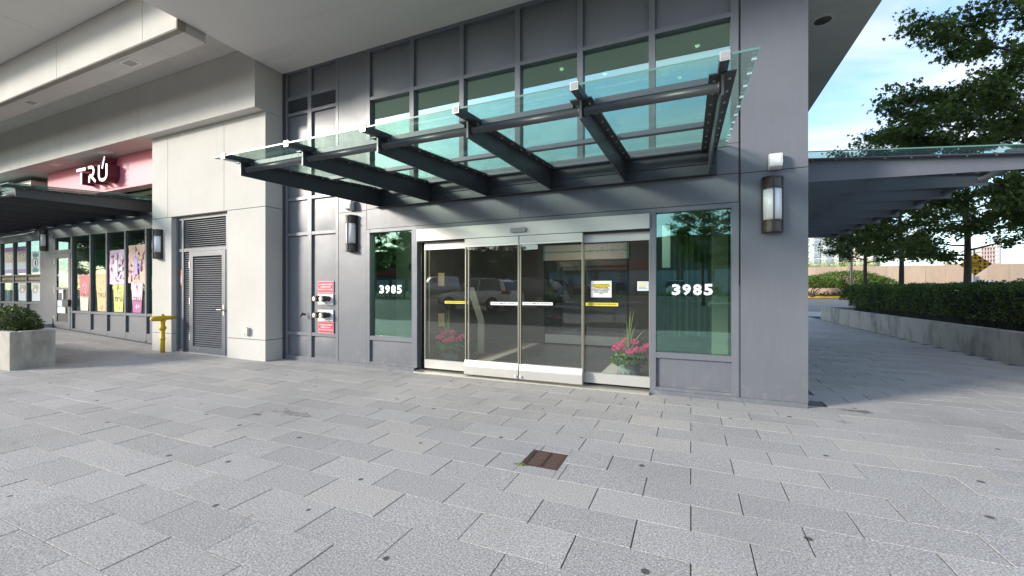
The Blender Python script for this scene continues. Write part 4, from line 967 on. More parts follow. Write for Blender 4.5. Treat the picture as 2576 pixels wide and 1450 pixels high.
def tree_meshes(H, zc0, rmax, seed, nleaf, tr=.10, leafsize=.115, gap=1.0):
    rd = random.Random(seed); r = np.random.default_rng(seed)
    mb = MB(); pts = []
    trunk = [(0, 0, 0)]
    for i in range(1, 9): trunk.append((trunk[-1][0]+rd.gauss(0, .03), trunk[-1][1]+rd.gauss(0, .03), H*.9*i/8))
    rad = [tr*(1-.85*(i/8)**1.1) for i in range(9)]; rad[0] *= 1.25
    mb.tube(trunk, rad, 9)
    tips = []
    nl = 34
    for k in range(nl):
        f = (k+.5)/nl; z = zc0-.1 + (H*.93-zc0)*f
        ang = k*2.4+rd.gauss(0, .3); env = math.sin(math.pi*(.24+.74*f))**.75
        L = rmax*env*rd.uniform(.72, 1.12)+.15
        ix = min(7.99, z/(H*.9)*8); i0 = int(ix); t0 = Vector(trunk[i0]).lerp(Vector(trunk[min(8, i0+1)]), ix-i0)
        rise = rd.uniform(.18, .55)*L*(.5+f)
        pl = [t0]
        for q in (1, 2, 3, 4):
            fr_ = q/4; pl.append(t0+Vector((math.cos(ang)*L*fr_, math.sin(ang)*L*fr_, rise*fr_**1.2))+Vector((rd.gauss(0, .06), rd.gauss(0, .06), rd.gauss(0, .05))))
        mb.tube(pl, [.035*(1-f*.5), .028, .02, .012, .005], 5, False)
        for q in range(int(5+L*6)):
            fr_ = rd.uniform(.22, 1.05)**.8; base = pl[0].lerp(pl[-1], min(1, fr_)); i_ = min(3, int(fr_*4)); base = pl[i_].lerp(pl[i_+1], min(1, fr_*4-i_))
            a2 = ang+rd.choice((-1, 1))*rd.uniform(.4, 1.4); l2 = rd.uniform(.25, .7)
            tip = base+Vector((math.cos(a2)*l2, math.sin(a2)*l2, rd.uniform(-.15, .35)))
            mb.tube([base, tip], [.009, .003], 3, False); tips.append((base, tip))
    tips = np.array([[list(a), list(b)] for a, b in tips])
    idx = r.integers(0, len(tips), nleaf); f = r.uniform(.15, 1.1, nleaf)[:, None]
    P = tips[idx, 0]*(1-f)+tips[idx, 1]*f + r.normal(size=(nleaf, 3))*np.array([.11, .11, .075])
    wood = bpy.data.meshes.new('trunk'); wood.from_pydata(mb.v, [], mb.f); wood.materials.append(M['bark']); wood.update()
    for p in wood.polygons: p.use_smooth = True
    cr_ = leaves(P, leafsize, LOBES, .55, seed); cr_.materials.append(M['leaf'])
    return wood, cr_
TA = tree_meshes(7.4, 2.3, 2.2, 3, 18000, .10); TB = tree_meshes(8.2, 2.1, 2.6, 11, 23000, .11); TC = tree_meshes(6.0, 2.3, 1.7, 5, 8000, .08)
def tree(label, loc, ms, rot=0, sc=1, group='street trees in the planter beyond the corner'):
    t_ = thing('tree', label, 'tree', loc, group)
    w_ = link('trunk', ms[0], None); c_ = link('crown', ms[1], None)
    for o in (w_, c_): o.parent = t_
    t_.rotation_euler = (0, 0, rot); t_.scale = (sc,)*3
    return t_
tree('slender maple at the far end of the clipped hedge, next to the lamp post', (6.95, 22.4, .45), TA, .4, .93).scale = (.85, .85, .93)
tree('broad maple in the hedge between the lamp post and the diamond road sign', (7.0, 19.3, .45), TA, 2.2, .96).scale = (.90, .90, .96)
tree('maple whose trunk stands in front of the orange diamond sign', (6.98, 15.4, .45), TB, 1.0, .84).scale = (.84, .84, .84)
tree('tallest maple, nearest in the hedge at the edge of the view', (6.95, 12.9, .45), TB, 3.3, 1.0).scale = (.90, .90, 1.10)
# planter beyond the corner
pl = thing('long_planter', 'long low concrete planter wall beside the walkway beyond the corner', 'planter', (5.7, 15, 0))
yj = [5.0, 11.0, 17.2, 23.5]
for a, b in zip(yj, yj[1:]): MB().slab(5.58, 5.80, a+.004, b-.004, -.03, .60, .012).build('wall_section', 'plant_conc', pl)
MB().slab(5.80, 8.6, 23.3, 23.5, -.03, .60, .012).build('end_wall', 'plant_conc', pl)
bx('soil', 5.80, 8.6, 5.0, 23.3, .2, .50, 'soil', pl)
def surf_points(x0, x1, y0, y1, z0, z1, n, seed, jit=.05, lump=.08, faces='tfbs'):
    r = np.random.default_rng(seed); P = []
    A = {'t': (x1-x0)*(y1-y0), 'w': (y1-y0)*(z1-z0), 'e': (y1-y0)*(z1-z0), 's': (x1-x0)*(z1-z0), 'n': (x1-x0)*(z1-z0)}
    tot = sum(A[k] for k in faces)
    for k in faces:
        m = int(n*A[k]/tot); a, b = r.uniform(0, 1, m), r.uniform(0, 1, m); Z = np.zeros(m)
        if k == 't': Q = np.stack([x0+(x1-x0)*a, y0+(y1-y0)*b, Z+z1], 1); nn = (0, 0, 1)
        if k == 'w': Q = np.stack([Z+x0, y0+(y1-y0)*a, z0+(z1-z0)*b], 1); nn = (-1, 0, 0)
        if k == 'e': Q = np.stack([Z+x1, y0+(y1-y0)*a, z0+(z1-z0)*b], 1); nn = (1, 0, 0)
        if k == 's': Q = np.stack([x0+(x1-x0)*a, Z+y0, z0+(z1-z0)*b], 1); nn = (0, -1, 0)
        if k == 'n': Q = np.stack([x0+(x1-x0)*a, Z+y1, z0+(z1-z0)*b], 1); nn = (0, 1, 0)
        d = np.array([noise.noise(Vector(q)*2.6)*lump + noise.noise(Vector(q)*7)*lump*.5 for q in Q]) - np.abs(r.normal(0, jit, m)) + jit*.5
        spike = r.random(m) < .03; d[spike] += r.uniform(0, .07, spike.sum())
        P.append(Q+d[:, None]*np.array(nn))
    return np.concatenate(P)
hg = thing('hedge', 'long clipped dark green hedge growing in the concrete planter', 'hedge', (6.9, 15, .5))
P = surf_points(6.05, 8.2, 6.2, 21.4, .72, 1.50, 52000, 5, .07, .13, 'twn')
hl = link('foliage', leaves(P, .062, OVAL, .5, 6), 'hleaf', hg); hl['kind'] = 'stuff'
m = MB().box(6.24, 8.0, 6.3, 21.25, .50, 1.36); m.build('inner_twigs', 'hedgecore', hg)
st_ = MB()
for k in range(70):
    y = 6.4+k*.215+random.gauss(0, .05); x = 6.17+random.uniform(-.05, .12)
    for q in range(3): st_.tube([(x, y, .48), (x+random.gauss(0, .05), y+random.gauss(0, .08), .70), (x+random.gauss(0, .1)-.02, y+random.gauss(0, .16), .98)], [.011, .008, .005], 4, False)
for k in range(7):
    y = 21.3+random.uniform(0, .9); x = 6.3+random.uniform(0, 1.4)
    for q in range(5): st_.tube([(x, y, .48), (x+random.gauss(0, .08), y+random.gauss(0, .1), .72), (x+random.gauss(0, .2), y+random.gauss(0, .22), 1.05)], [.016, .012, .007], 4, False)
stuff(st_.build('stem', 'bark', hg))
P = surf_points(6.1, 8.0, 21.2, 22.5, .95, 1.52, 5200, 9, .10, .2, 'twn'); o = link('foliage', leaves(P, .07, OVAL, .5, 7), 'hleaf', hg); o['kind'] = 'stuff'
# box planter on the left with its shrub
bp = thing('box_planter', 'square cornered concrete planter with a yew shrub, left of the paving', 'planter', (-12, 3.4, 0))
px0, px1, py0, py1 = -15.5, -10.74, 3.09, 3.65
MB().slab(px0, px1, py0, py0+.12, -.03, .67, .015).build('front_wall', 'plant_conc', bp); MB().slab(px0, px1, py1-.10, py1, -.03, .67, .015).build('back_wall', 'plant_conc', bp)
MB().slab(px1-.14, px1, py0+.121, py1-.101, -.03, .67, .015).build('end_wall', 'plant_conc', bp); bx('soil', px0, px1-.14, py0+.12, py1-.1, .4, .6, 'soil', bp)
yw = thing('yew_shrub', 'low clipped yew shrub growing in the left concrete planter', 'shrub', (-12.4, 3.4, .6))
r = np.random.default_rng(21); n_ = 16000; th = r.uniform(0, 2*math.pi, n_); ph = np.arccos(r.uniform(-.25, 1, n_)); cxs = r.choice([-11.55, -12.2, -12.9, -13.6], n_)
rad_ = 1+r.normal(0, .05, n_); P = np.stack([cxs+.50*rad_*np.sin(ph)*np.cos(th), 3.37+.33*rad_*np.sin(ph)*np.sin(th), .70+.36*rad_*np.cos(ph)], 1)
P += np.array([[noise.noise(Vector(p)*6)*.05, noise.noise(Vector(p)*6+Vector((9, 0, 0)))*.05, noise.noise(Vector(p)*5+Vector((0, 9, 0)))*.06] for p in P])
o = link('foliage', leaves(P, .045, DIAM, .2, 4), 'yleaf', yw); o['kind'] = 'stuff'
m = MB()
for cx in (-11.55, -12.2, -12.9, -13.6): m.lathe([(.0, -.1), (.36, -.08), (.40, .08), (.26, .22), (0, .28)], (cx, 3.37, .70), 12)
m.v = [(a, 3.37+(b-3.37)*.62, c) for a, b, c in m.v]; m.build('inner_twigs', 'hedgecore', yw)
# round bush beyond the road
bsh = thing('spreading_bush', 'low spreading bright green bush in front of the plywood hoarding', 'bush', (10.3, 37, zg(10, 37)))
bz = .75; r = np.random.default_rng(33); P = []
for cx, cyy, cz, a, b, c, n_ in ((9.4, 40.6, 1.75, 1.7, 1.3, .75, 5200), (11.6, 41.6, 1.9, 2.4, 1.3, .95, 7000), (13.6, 42, 1.7, 1.3, 1.2, .7, 2600)):
    th = r.uniform(0, 6.283, n_); ph = np.arccos(r.uniform(-.3, 1, n_)); q = 1+r.normal(0, .08, n_)
    P.append(np.stack([cx+a*q*np.sin(ph)*np.cos(th), cyy+b*q*np.sin(ph)*np.sin(th), cz+c*q*np.cos(ph)], 1))
P = np.concatenate(P); o = link('foliage', leaves(P, .15, OVAL, .6, 8), 'bleaf', bsh); o['kind'] = 'stuff'
m = MB()
for k in range(12):
    a = random.uniform(0, 6.28); x, y = 10.3+random.gauss(0, .15)+(k % 2)*2.1-1.2, 40.9
    m.tube([(x, y, .85), (x+.3*math.cos(a), y+.2*math.sin(a), 1.25), (x+.9*math.cos(a), y+.5*math.sin(a), 1.75)], [.05, .04, .02], 5, False)
stuff(m.build('stem', 'bark', bsh))

# ---------------------------------------------------------------- flower pots inside the door
def pot(label, x, y, sc, seed, lean):
    rd = random.Random(seed); t_ = thing('flower_pot', label, 'flower pot', (x, y, .005), 'potted pink geraniums inside the entrance')
    H_ = .29*sc; rt = .215*sc; rb = .15*sc
    prof = [(0, 0), (rb, 0), (rb*1.03, .02), (rb+.02, H_*.45), (rt*.86, H_*.62), (rt*.90, H_*.64), (rt*.88, H_*.68), (rt*.94, H_*.72), (rt*.92, H_*.78), (rt*.97, H_*.9), (rt*1.04, H_*.93), (rt*1.05, H_), (rt*.97, H_), (rt*.93, H_*.9), (0, H_*.88)]
    p_ = MB().lathe([(a, b+.006) for a, b in prof], (x, y, .005), 28).build('pot', 'pot', t_, True)
    orn = MB()
    for k in range(14):
        a = k*2*math.pi/14; rr = rb+.013*sc
        for q in range(3):
            a2 = a+(q-1)*.09; zc = H_*(.22+.10*(q == 1)); orn.tube([(x+rr*math.cos(a2), y+rr*math.sin(a2), zc-.03), (x+(rr+.008)*math.cos(a2+.05), y+(rr+.008)*math.sin(a2+.05), zc), (x+(rr+.006)*math.cos(a2), y+(rr+.006)*math.sin(a2), zc+.035)], [.004, .006, .004], 4)
    orn.build('relief_ornament', 'pot', p_)
    r_ = np.random.default_rng(seed); n_ = 900; th = r_.uniform(0, 6.283, n_); q = np.sqrt(r_.uniform(0, 1, n_))
    P_ = np.stack([x+(.27*sc)*q*np.cos(th), y+(.24*sc)*q*np.sin(th), H_+.0+.14*sc*np.sqrt(1-.75*q*q)*r_.uniform(.35, 1.1, n_)-.05*q], 1)
    P_ = np.concatenate([P_, np.stack([x+rt*1.12*np.cos(th[:160]), y+rt*1.12*np.sin(th[:160]), H_-r_.uniform(-.03, .07, 160)], 1)])
    me = leaves(P_, .058*sc, [(math.cos(a)*.5*(1+.08*math.cos(5*a)), math.sin(a)*.5*(1+.08*math.cos(5*a))) for a in np.linspace(0, 6.283, 11)[:-1]], .8, seed)
    stuff(link('foliage', me, 'gleaf', t_))
    heads = [(-.20, -.05, .16), (-.10, -.13, .19), (-.06, .04, .27), (.09, .0, .27), (.04, -.15, .13), (.14, -.12, .16), (.22, .0, .15), (.26, .07, .2), (-.15, .06, .22)]
    for hx, hy, hz in heads:
        c0 = Vector((x+hx*sc, y+hy*sc, .006+H_+hz*sc)); n_ = 120; th = r_.uniform(0, 6.283, n_); ph = np.arccos(r_.uniform(-.6, 1, n_)); rr = .062*sc*r_.uniform(.8, 1.1, n_)
        P_ = np.stack([c0.x+rr*np.sin(ph)*np.cos(th), c0.y+rr*np.sin(ph)*np.sin(th), c0.z+.8*rr*np.cos(ph)], 1)
        fo = link('blossom', leaves(P_, .030*sc, OVAL, .1, rd.randint(0, 999)), 'petal', t_)
        MB().tube([(x+hx*.5*sc, y+hy*.5*sc, H_+.02), tuple(c0)], .0035, 4, False).build('stalk', 'gleaf', fo)
    for k in range(26):
        a = rd.uniform(0, 6.28); out = rd.uniform(.08, .55)*sc; up = rd.uniform(.35, .72)*sc
        if k < 5: out = .05*sc; up = .8*sc
        pts_ = []
        for q in range(7):
            f = q/6; pts_.append(Vector((x+math.cos(a)*out*f**1.5+lean*f*f*.1, y+math.sin(a)*out*f**1.5*.7, H_+up*(f-.28*out*f*f*2))))
        w0 = .009*sc; v = []; fcs = []; sd_ = Vector((-math.sin(a), math.cos(a), 0))
        for q, p in enumerate(pts_):
            w_ = w0*(1-(q/6)**2)+.0006; v += [tuple(p-sd_*w_), tuple(p+sd_*w_+Vector((0, 0, .003)))]
        for q in range(6): fcs.append((2*q, 2*q+1, 2*q+3, 2*q+2))
        MB().add(v, fcs).build('spike_leaf', 'blade', t_)
pot('verdigris pot of pink geraniums with tall spikes, at the right door panel', -.91, 6.78, 1.0, 41, .5)
pot('verdigris pot of pink geraniums at the far left door panel', -4.30, 6.85, 1.0, 57, -.3)

# ---------------------------------------------------------------- beyond the corner
hz_ = thing('plywood_hoarding', 'tall weathered plywood site hoarding across the road', 'hoarding', (20, 44, .9))
x = 4.0; k = 0
while x < 48:
    top = 3.38+(.07 if k % 5 == 2 else 0)+random.uniform(-.02, .02)
    bx('plywood_sheet', x+.006, x+1.214, 44+random.uniform(-.02, .02), 44.06, .85, top, 'ply', hz_); x += 1.22; k += 1
bx('top_rail', 4, 48, 44.06, 44.12, 3.1, 3.2, 'ply', hz_)
r = np.random.default_rng(5); n_ = 5200; P = np.stack([r.uniform(5, 15.5, n_), r.uniform(46, 49, n_), 3.0+np.abs(r.normal(0, .45, n_))], 1)
o = link('weeds', leaves(P, .22, DIAM, -.2, 3), 'weeds'); tag(o, 'pale green weeds growing above the plywood hoarding', 'weeds')['kind'] = 'stuff'
struct(MB().prism([(45, 0), (60, 0), (60, 3.2), (50, 3.2), (46, 2.9)], 'x', 4, 16).build('mound', 'soil'))
lowp = np.stack([r.uniform(6, 30, 2600), r.uniform(42.0, 43.5, 2600), .95+np.abs(r.normal(0, .14, 2600))], 1)
o = link('ground_cover', leaves(lowp, .16, OVAL, .5, 12), 'hleaf'); tag(o, 'low green ground cover along the foot of the hoarding', 'ground cover')['kind'] = 'stuff'
def lamp_post(label, x, y, hgt, arm, mat='bronze'):
    t_ = thing('street_lamp', label, 'street lamp', (x, y, zg(x, y)))
    MB().tube([(x, y, zg(x, y)), (x, y, 1.2), (x, y, hgt)], [.10, .085, .07], 10).build('pole', mat, t_, True); MB().tube([(x, y, hgt-.3), (x+.4*arm, y, hgt+.1), (x+arm, y, hgt+.15)], .04, 6).build('arm', mat, t_); bx('head', x+arm-.2, x+arm+.35, y-.12, y+.12, hgt+.08, hgt+.2, mat, t_)
lamp_post('dark street lamp pole rising behind the spreading bush', 9.9, 34.6, 7.2, .5)
lamp_post('distant grey street lamp with a curved arm beyond the hoarding', 30.2, 61, 7.6, 1.2, 'grey')
# towers
def tower1():
    t_ = thing('apartment_tower', 'pale green and white apartment tower, nearest the building corner', 'building', (62, 250, 0))
    bx('wall', 55, 66.6, 250, 275, 0, 66, 'tow1', t_)
    for x0, x1 in ((56.6, 58.9), (61.6, 64.0)):
        b = MB()
        for f in range(20): b.box(x0, x1, 249.5, 249.98, 2+f*3.1, 4.3+f*3.1)
        stuff(b.build('window', 'towglass', t_))
    b = MB()
    for f in range(20): b.box(51, 55, 251, 258, 2+f*3.1, 2.9+f*3.1)
    stuff(b.build('balcony', 'tow1', t_)); bx('wing', 51.4, 55, 252, 275, 0, 66, 'towglass', t_)
tower1()
def tower2():
    t_ = thing('curved_tower', 'cream apartment block with curved balcony bands behind the street trees', 'building', (90, 250, 0))
    n = 14; P_ = [(70.8+14*i/n, 256-4*math.sin(math.pi*i/n)) for i in range(n+1)]
    core = [(p[0], p[1]+1.2) for p in P_]+[(84.8, 275), (70.8, 275)]
    MB().prism(core, 'z', 0, 58).build('wall', 'towdark', t_)
    for f in range(18):
        MB().prism(P_+[(84.8, 258), (70.8, 258)], 'z', 1+f*3.1, 2.5+f*3.1).build('balcony_band', 'tow2', t_)
    for i in (4, 9): bx('wall_fin', P_[i][0]-.8, P_[i][0]+.8, P_[i][1]-.4, 262, 0, 58, 'tow2', t_)
tower2()
t_ = thing('unfinished_tower', 'distant tower under construction with a pinkish top, above the hoarding', 'building', (190, 430, 0))
bx('core', 202.5, 210, 430, 450, 0, 34, 'tow1', t_)
for k in range(12): bx('floor_slab', 201.5, 211.5, 428, 452, 3*k, 3*k+.8, 'redsteel' if k > 6 else 'tow1', t_)
for k in range(7): bx('column', 201.6+1.55*k, 202.0+1.55*k, 428.2, 429, 0, 36, 'redsteel' if k % 2 else 'tow1', t_)
lt = thing('lattice_mast', 'white lattice crane mast seen between the tree trunks', 'crane', (74, 200, 0))
m = MB()
for dx, dy in ((0, 0), (3, 0), (0, 3), (3, 3)): m.box(74+dx, 74.3+dx, 200+dy, 200.3+dy, 0, 24)
m.build('mast', 'white', lt); m = MB()
for k in range(8): m.tube([(74.1, 199.9, 3*k), (77.2, 199.9, 3*k+3)], .12, 4); m.tube([(77.2, 199.9, 3*k), (74.1, 199.9, 3*k+3)], .12, 4)
stuff(m.build('brace', 'white', lt))
struct(bx('distant_hills', 100, 900, 700, 760, 0, 9, 'hleaf'))
# dead end sign
de = thing('dead_end_sign', 'orange checkerboard diamond road sign reading DEAD END', 'road sign', (9.9, 21.8, .1))
dc = (10.1, 21.8, 2.38); hw = .43
rotz = math.atan2(9.9, 21.8)
def dsgn(pts_, dy, th, m_, nm):
    o = MB().prism(pts_, 'y', dy, dy+th).build(nm, m_, None); o.rotation_euler = (0, 0, -rotz*.8); o.location = dc; o.parent = de; o.matrix_parent_inverse = Matrix.Translation((-9.9, -21.8, -.1)); return o
dsgn([(0, -hw), (hw, 0), (0, hw), (-hw, 0)], 0, .01, 'signor', 'plate')
s_ = hw*2/math.sqrt(2)/7.0; e1 = Vector((.7071, .7071)); e2 = Vector((-.7071, .7071)); o0 = Vector((0, -hw)); N = 7
for i in range(N):
    for j in range(N):
        if (i in (0, 1, N-1, N-2) or j in (0, 1, N-1, N-2)) and (i+j) % 2 == 0 and not (1 < i < N-2 and 1 < j < N-2):
            c = o0+e1*s_*(i+.5)+e2*s_*(j+.5)
            if abs(c.x) < .2 and abs(c.y) < .1: continue
            q = [c+(-e1-e2)*s_*.46, c+(e1-e2)*s_*.46, c+(e1+e2)*s_*.46, c+(-e1+e2)*s_*.46]; dsgn([tuple(p) for p in q], -.003, .002, 'bark', 'check')
for i, w_ in enumerate(('DEAD', 'END')):
    o = text(w_, 0, -.004, .052-.105*i, .115, 'black', None, bold=.01); o.rotation_euler = (0, 0, -rotz*.8); o.location = dc; o.parent = de; o.matrix_parent_inverse = Matrix.Translation((-9.9, -21.8, -.1))
MB().tube([(10.1, 21.86, 0), (10.1, 21.86, 3.0)], .03, 6).build('post', 'alum', de); bx('small_plate', 10.03, 10.20, 21.76, 21.77, 1.70, 1.90, 'white', de)

# ---------------------------------------------------------------- vehicles
def car(label, loc, rz, paint, kind='suv', group='parked cars', simple=False):
    t_ = thing('parked_car' if kind != 'van' else 'van', label, 'car' if kind != 'van' else 'van', (0, 0, 0), group)
    L, Wd = {'suv': (4.6, 1.86), 'sedan': (4.6, 1.80), 'van': (5.4, 2.0), 'jeep': (4.2, 1.85)}[kind]
    belt = {'suv': 1.02, 'sedan': .92, 'van': 1.15, 'jeep': 1.15}[kind]; roof = {'suv': 1.66, 'sedan': 1.44, 'van': 2.1, 'jeep': 1.85}[kind]
    # (x, top z, half width): body below the belt line; x=0 nose .. L tail
    if kind == 'van': st = [(0, .75, .70), (.15, .95, .86), (.9, 1.12, .96), (1.3, belt, 1.0), (L-.2, belt, 1.0), (L, belt-.02, .96)]
    elif kind == 'jeep': st = [(0, 1.0, .8), (.1, 1.1, .88), (1.3, 1.15, .9), (1.6, belt, .92), (L-.1, belt, .92), (L, 1.1, .9)]
    else: st = [(0, .62, .62), (.08, .74, .74), (.35, .86, .85), (1.2, belt-.02, .90), (1.6, belt, .93), (L-.9, belt+.04, .93), (L-.25, belt+.03, .87), (L-.06, belt-.06, .80), (L, .70, .74)]
    sec = lambda x, zt, w: [(x, -w*.92, .28), (x, -w, .45), (x, -w, .62), (x, -w*.97, zt-.06), (x, -w*.88, zt), (x, 0, zt+.03), (x, w*.88, zt), (x, w*.97, zt-.06), (x, w, .62), (x, w, .45), (x, w*.92, .28)]
    v = []; f = []; m_ = 11
    for x, zt, w in st: v += sec(x, zt, w*Wd/1.86)
    for i in range(len(st)-1):
        for k in range(m_): k2 = (k+1) % m_; f.append((i*m_+k, i*m_+k2, (i+1)*m_+k2, (i+1)*m_+k))
    f += [tuple(range(m_)), tuple(range((len(st)-1)*m_, len(st)*m_))[::-1]]
    b = MB().add(v, f).build('body', paint, t_, True); recalc(b)
    # cabin
    cab = {'suv': [(1.25, .0), (1.95, .55), (2.3, .62), (3.7, .60), (4.2, .46), (4.45, .04)], 'sedan': [(1.35, 0), (2.05, .46), (2.5, .52), (3.2, .50), (3.6, .38), (4.1, .03)],
           'van': [(.95, 0), (1.7, .85), (2.2, .93), (4.9, .93), (5.25, .88), (5.36, 0)], 'jeep': [(1.5, 0), (1.75, .6), (2.0, .68), (3.9, .68), (4.05, .62), (4.15, 0)]}[kind]
    top = roof-belt-.03
    def cabm(inset, z_off, kk=1.0, x_in=0):
        v = []; f = []
        mxz = max(c[1] for c in cab)
        for x, zz_ in cab:
            zt = belt+zz_/mxz*top*kk+z_off; fr_ = zz_/mxz; w0 = Wd/2*.93-inset; w1 = Wd/2*(.93-.17*fr_)-inset
            v += [(x, -w0, belt-.02), (x, -w1, zt-.03*fr_), (x, -w1*.85, zt), (x, w1*.85, zt), (x, w1, zt-.03*fr_), (x, w0, belt-.02)]
        n6 = 6
        for i in range(len(cab)-1):
            for k in range(n6): k2 = (k+1) % n6; f.append((i*n6+k, i*n6+k2, (i+1)*n6+k2, (i+1)*n6+k))
        f += [tuple(range(n6)), tuple(range((len(cab)-1)*n6, len(cab)*n6))[::-1]]
        return MB().add(v, f)
    g_ = cabm(0, 0).build('window', 'carglass' if kind != 'van' else paint, t_, False); recalc(g_)
    mxz = max(c[1] for c in cab)
    rf = MB(); cc = [c for c in cab if c[1] > mxz*.8]
    v = []; f = []
    for x, zz_ in cc:
        zt = belt+zz_/mxz*top; w1 = Wd/2*.76+.015; v += [(x, -w1, zt-.075), (x, -w1*.93, zt+.012), (x, 0, zt+.035), (x, w1*.93, zt+.012), (x, w1, zt-.075)]
    for i in range(len(cc)-1):
        for k in range(4): f.append((i*5+k, (i+1)*5+k, (i+1)*5+k+1, i*5+k+1))
    MB().add(v, f).build('roof', paint, t_, True)
    for s_ in (-1, 1):
        if kind != 'van':
            def pt(x, fr_, e=.012): return (x, s_*(Wd/2*(.93-.17*fr_)+e), belt+fr_*(top-.02))
            for (xa, xb, w_) in ((cab[0][0]+.05, cab[1][0]+.02, .06), (2.75, 2.8, .07), (cab[-1][0]-.25, cab[-2][0]-.25, .22)):
                MB().add([pt(xa, .0), pt(xa+w_, .0), pt(xb+w_, .97), pt(xb, .97)], [(0, 1, 2, 3)]).build('pillar', paint, t_)
            bx('mirror', cab[0][0]+.25, cab[0][0]+.42, min(s_*(Wd/2-.02), s_*(Wd/2+.16)), max(s_*(Wd/2-.02), s_*(Wd/2+.16)), belt+.0, belt+.14, paint, t_)
            for zz_ in (1,): MB().tube([(2.2, s_*(Wd/2*.76), roof-.01), (3.7, s_*(Wd/2*.76), roof-.03)], .018, 5).build('roof_rail', 'rim', t_) if kind == 'suv' else None
        else:
            bx('window', 1.55, 2.35, min(s_*.86, s_*.96), max(s_*.86, s_*.96), 1.3, 1.85, 'carglass', t_)
        for xw in (.88, L-.95):
            rw = .36 if kind in ('suv', 'van', 'jeep') else .32; yw_ = s_*(Wd/2-.01)
            w_ = MB(); w_.tube([(xw, yw_-s_*.20, rw), (xw, yw_, rw), (xw, yw_+s_*.02, rw)], [rw, rw, rw*.9], 20).build('tyre', 'tyre', t_, False)
            MB().tube([(xw, yw_+s_*.015, rw), (xw, yw_+s_*.028, rw)], [rw*.64, rw*.6], 10).build('rim', 'rim', t_)
            if not simple:
                sp = MB()
                for q in range(5): a = q*2*math.pi/5; sp.add([(xw+rw*.1*math.cos(a+1.2), yw_+s_*.0285, rw+rw*.1*math.sin(a+1.2)), (xw+rw*.55*math.cos(a+.35), yw_+s_*.0285, rw+rw*.55*math.sin(a+.35)), (xw+rw*.55*math.cos(a+.85), yw_+s_*.0285, rw+rw*.55*math.sin(a+.85))], [(0, 1, 2)])
                sp.build('spoke_gap', 'tyre', t_)
        yl = sorted((s_*Wd*.30, s_*Wd*.44))
        bx('headlight', .02, .30, yl[0], yl[1], .66, .78, 'lens', t_); yl = sorted((s_*Wd*.34, s_*Wd*.475)); bx('tail_light', L-.42, L-.01, yl[0], yl[1], .86, 1.0, 'tail', t_)
    if not simple:
        bx('bumper', -.03, .2, -Wd*.40, Wd*.40, .32, .5, 'black', t_); bx('number_plate', L-.005, L+.012, -.18, .18, .62, .74, 'white', t_); bx('grille', -.02, .05, -.42, .42, .52, .66, 'black', t_)
    for ch in t_.children: ch.matrix_parent_inverse = Matrix.Translation((-L/2, 0, 0))
    t_.location = loc; t_.rotation_euler = (0, 0, rz)
    return t_
car('white sedan on the street behind the orange diamond sign', (16.9, 37.0, zg(17, 37)), 0.03, 'carwh', 'sedan', 'cars on the side street')
car('dark off-road car on the street at the edge of the view', (18.9, 33.2, zg(19, 33.2)), 0.05, 'carb', 'jeep', 'cars on the side street')
car('silver sport utility car parked across from the entrance', (-10.2, -7.6, zg(-10, -7.6)), 0.12, 'carw', 'suv', 'cars parked across from the entrance')
car('dark sport utility car parked behind the silver one', (-8.9, -10.6, zg(-9, -10.6)), 0.05, 'carb', 'suv', 'cars parked across from the entrance')
car('white cargo van parked in the lot across from the entrance', (-30.5, -34, zg(-30, -34)), -.9, 'carwh', 'van', 'vehicles in the far parking lot', True)
cols_ = [('carwh', 'white'), ('carb', 'black'), ('carw', 'silver'), ('carr', 'red'), ('carbl', 'blue')]
pos_ = ['at the near end of the lot', 'second from the lot entrance', 'third along the lot', 'in the middle of the lot', 'past the middle of the lot', 'sixth along the lot', 'near the far end of the lot', 'by the drugstore', 'last in the row by the drugstore', 'in the far corner of the lot']
for k in range(10):
    pc, nm = cols_[(k*3+k//4) % 5]; x = -24+3.1*k+(k > 2)*1.0
    car('%s car parked %s' % (nm, pos_[k]), (x, -33-(k % 3)*.3, zg(x, -33)), 1.57+.05*(k % 3), pc, 'suv' if k % 2 else 'sedan', 'vehicles in the far parking lot', True)

# ---------------------------------------------------------------- across the drive, behind the camera (seen in the glass)
ml = thing('retail_plaza', 'low retail plaza across the parking lot with drugstore and medical centre signs', 'building', (-20, -60, .7))
bx('wall', -70, -40, -72, -56, .7, 9.2, 'mall', ml); bx('wall', -40, -23, -72, -54, .7, 8.2, 'int', ml); bx('wall', -23, 12, -72, -52, .7, 9.0, 'mall', ml)
for x in range(-68, -42, 4): bx('shop_window', x, x+3.2, -56, -55.95, .9, 3.4, 'towglass', ml)
for x in range(-21, 10, 4): bx('shop_window', x, x+3.2, -52, -51.95, .9, 4.2, 'towglass', ml)
bx('red_fascia', -60, -46, -56, -55.8, 4.2, 5.4, 'mallred', ml); bx('red_fascia', -13, -5, -52, -51.8, 4.6, 5.4, 'mallred', ml); bx('blue_sign', -34.2, -30.2, -54, -53.8, 5.3, 6.6, 'mallblue', ml)
text('MISSISSAUGA', -32.2, -53.75, 6.25, .5, 'vinyl', ml, rot=(R(90), 0, R(180)), width=3.1, ext=.02); text('MEDICAL CENTRE', -32.2, -53.75, 5.7, .5, 'vinyl', ml, rot=(R(90), 0, R(180)), width=3.4, ext=.02)
bx('sign_board', -21.6, -8.7, -52, -51.8, 6.1, 8.6, 'grey', ml)
text('SHOPPERS', -14, -51.7, 7.7, 2, 'vinyl', ml, rot=(R(90), 0, R(180)), width=9.5, height=1.2, ext=.05, bold=.02); text('DRUG MART', -14, -51.7, 6.6, 1, 'vinyl', ml, rot=(R(90), 0, R(180)), width=5, height=.6, ext=.05)
is_ = MB()
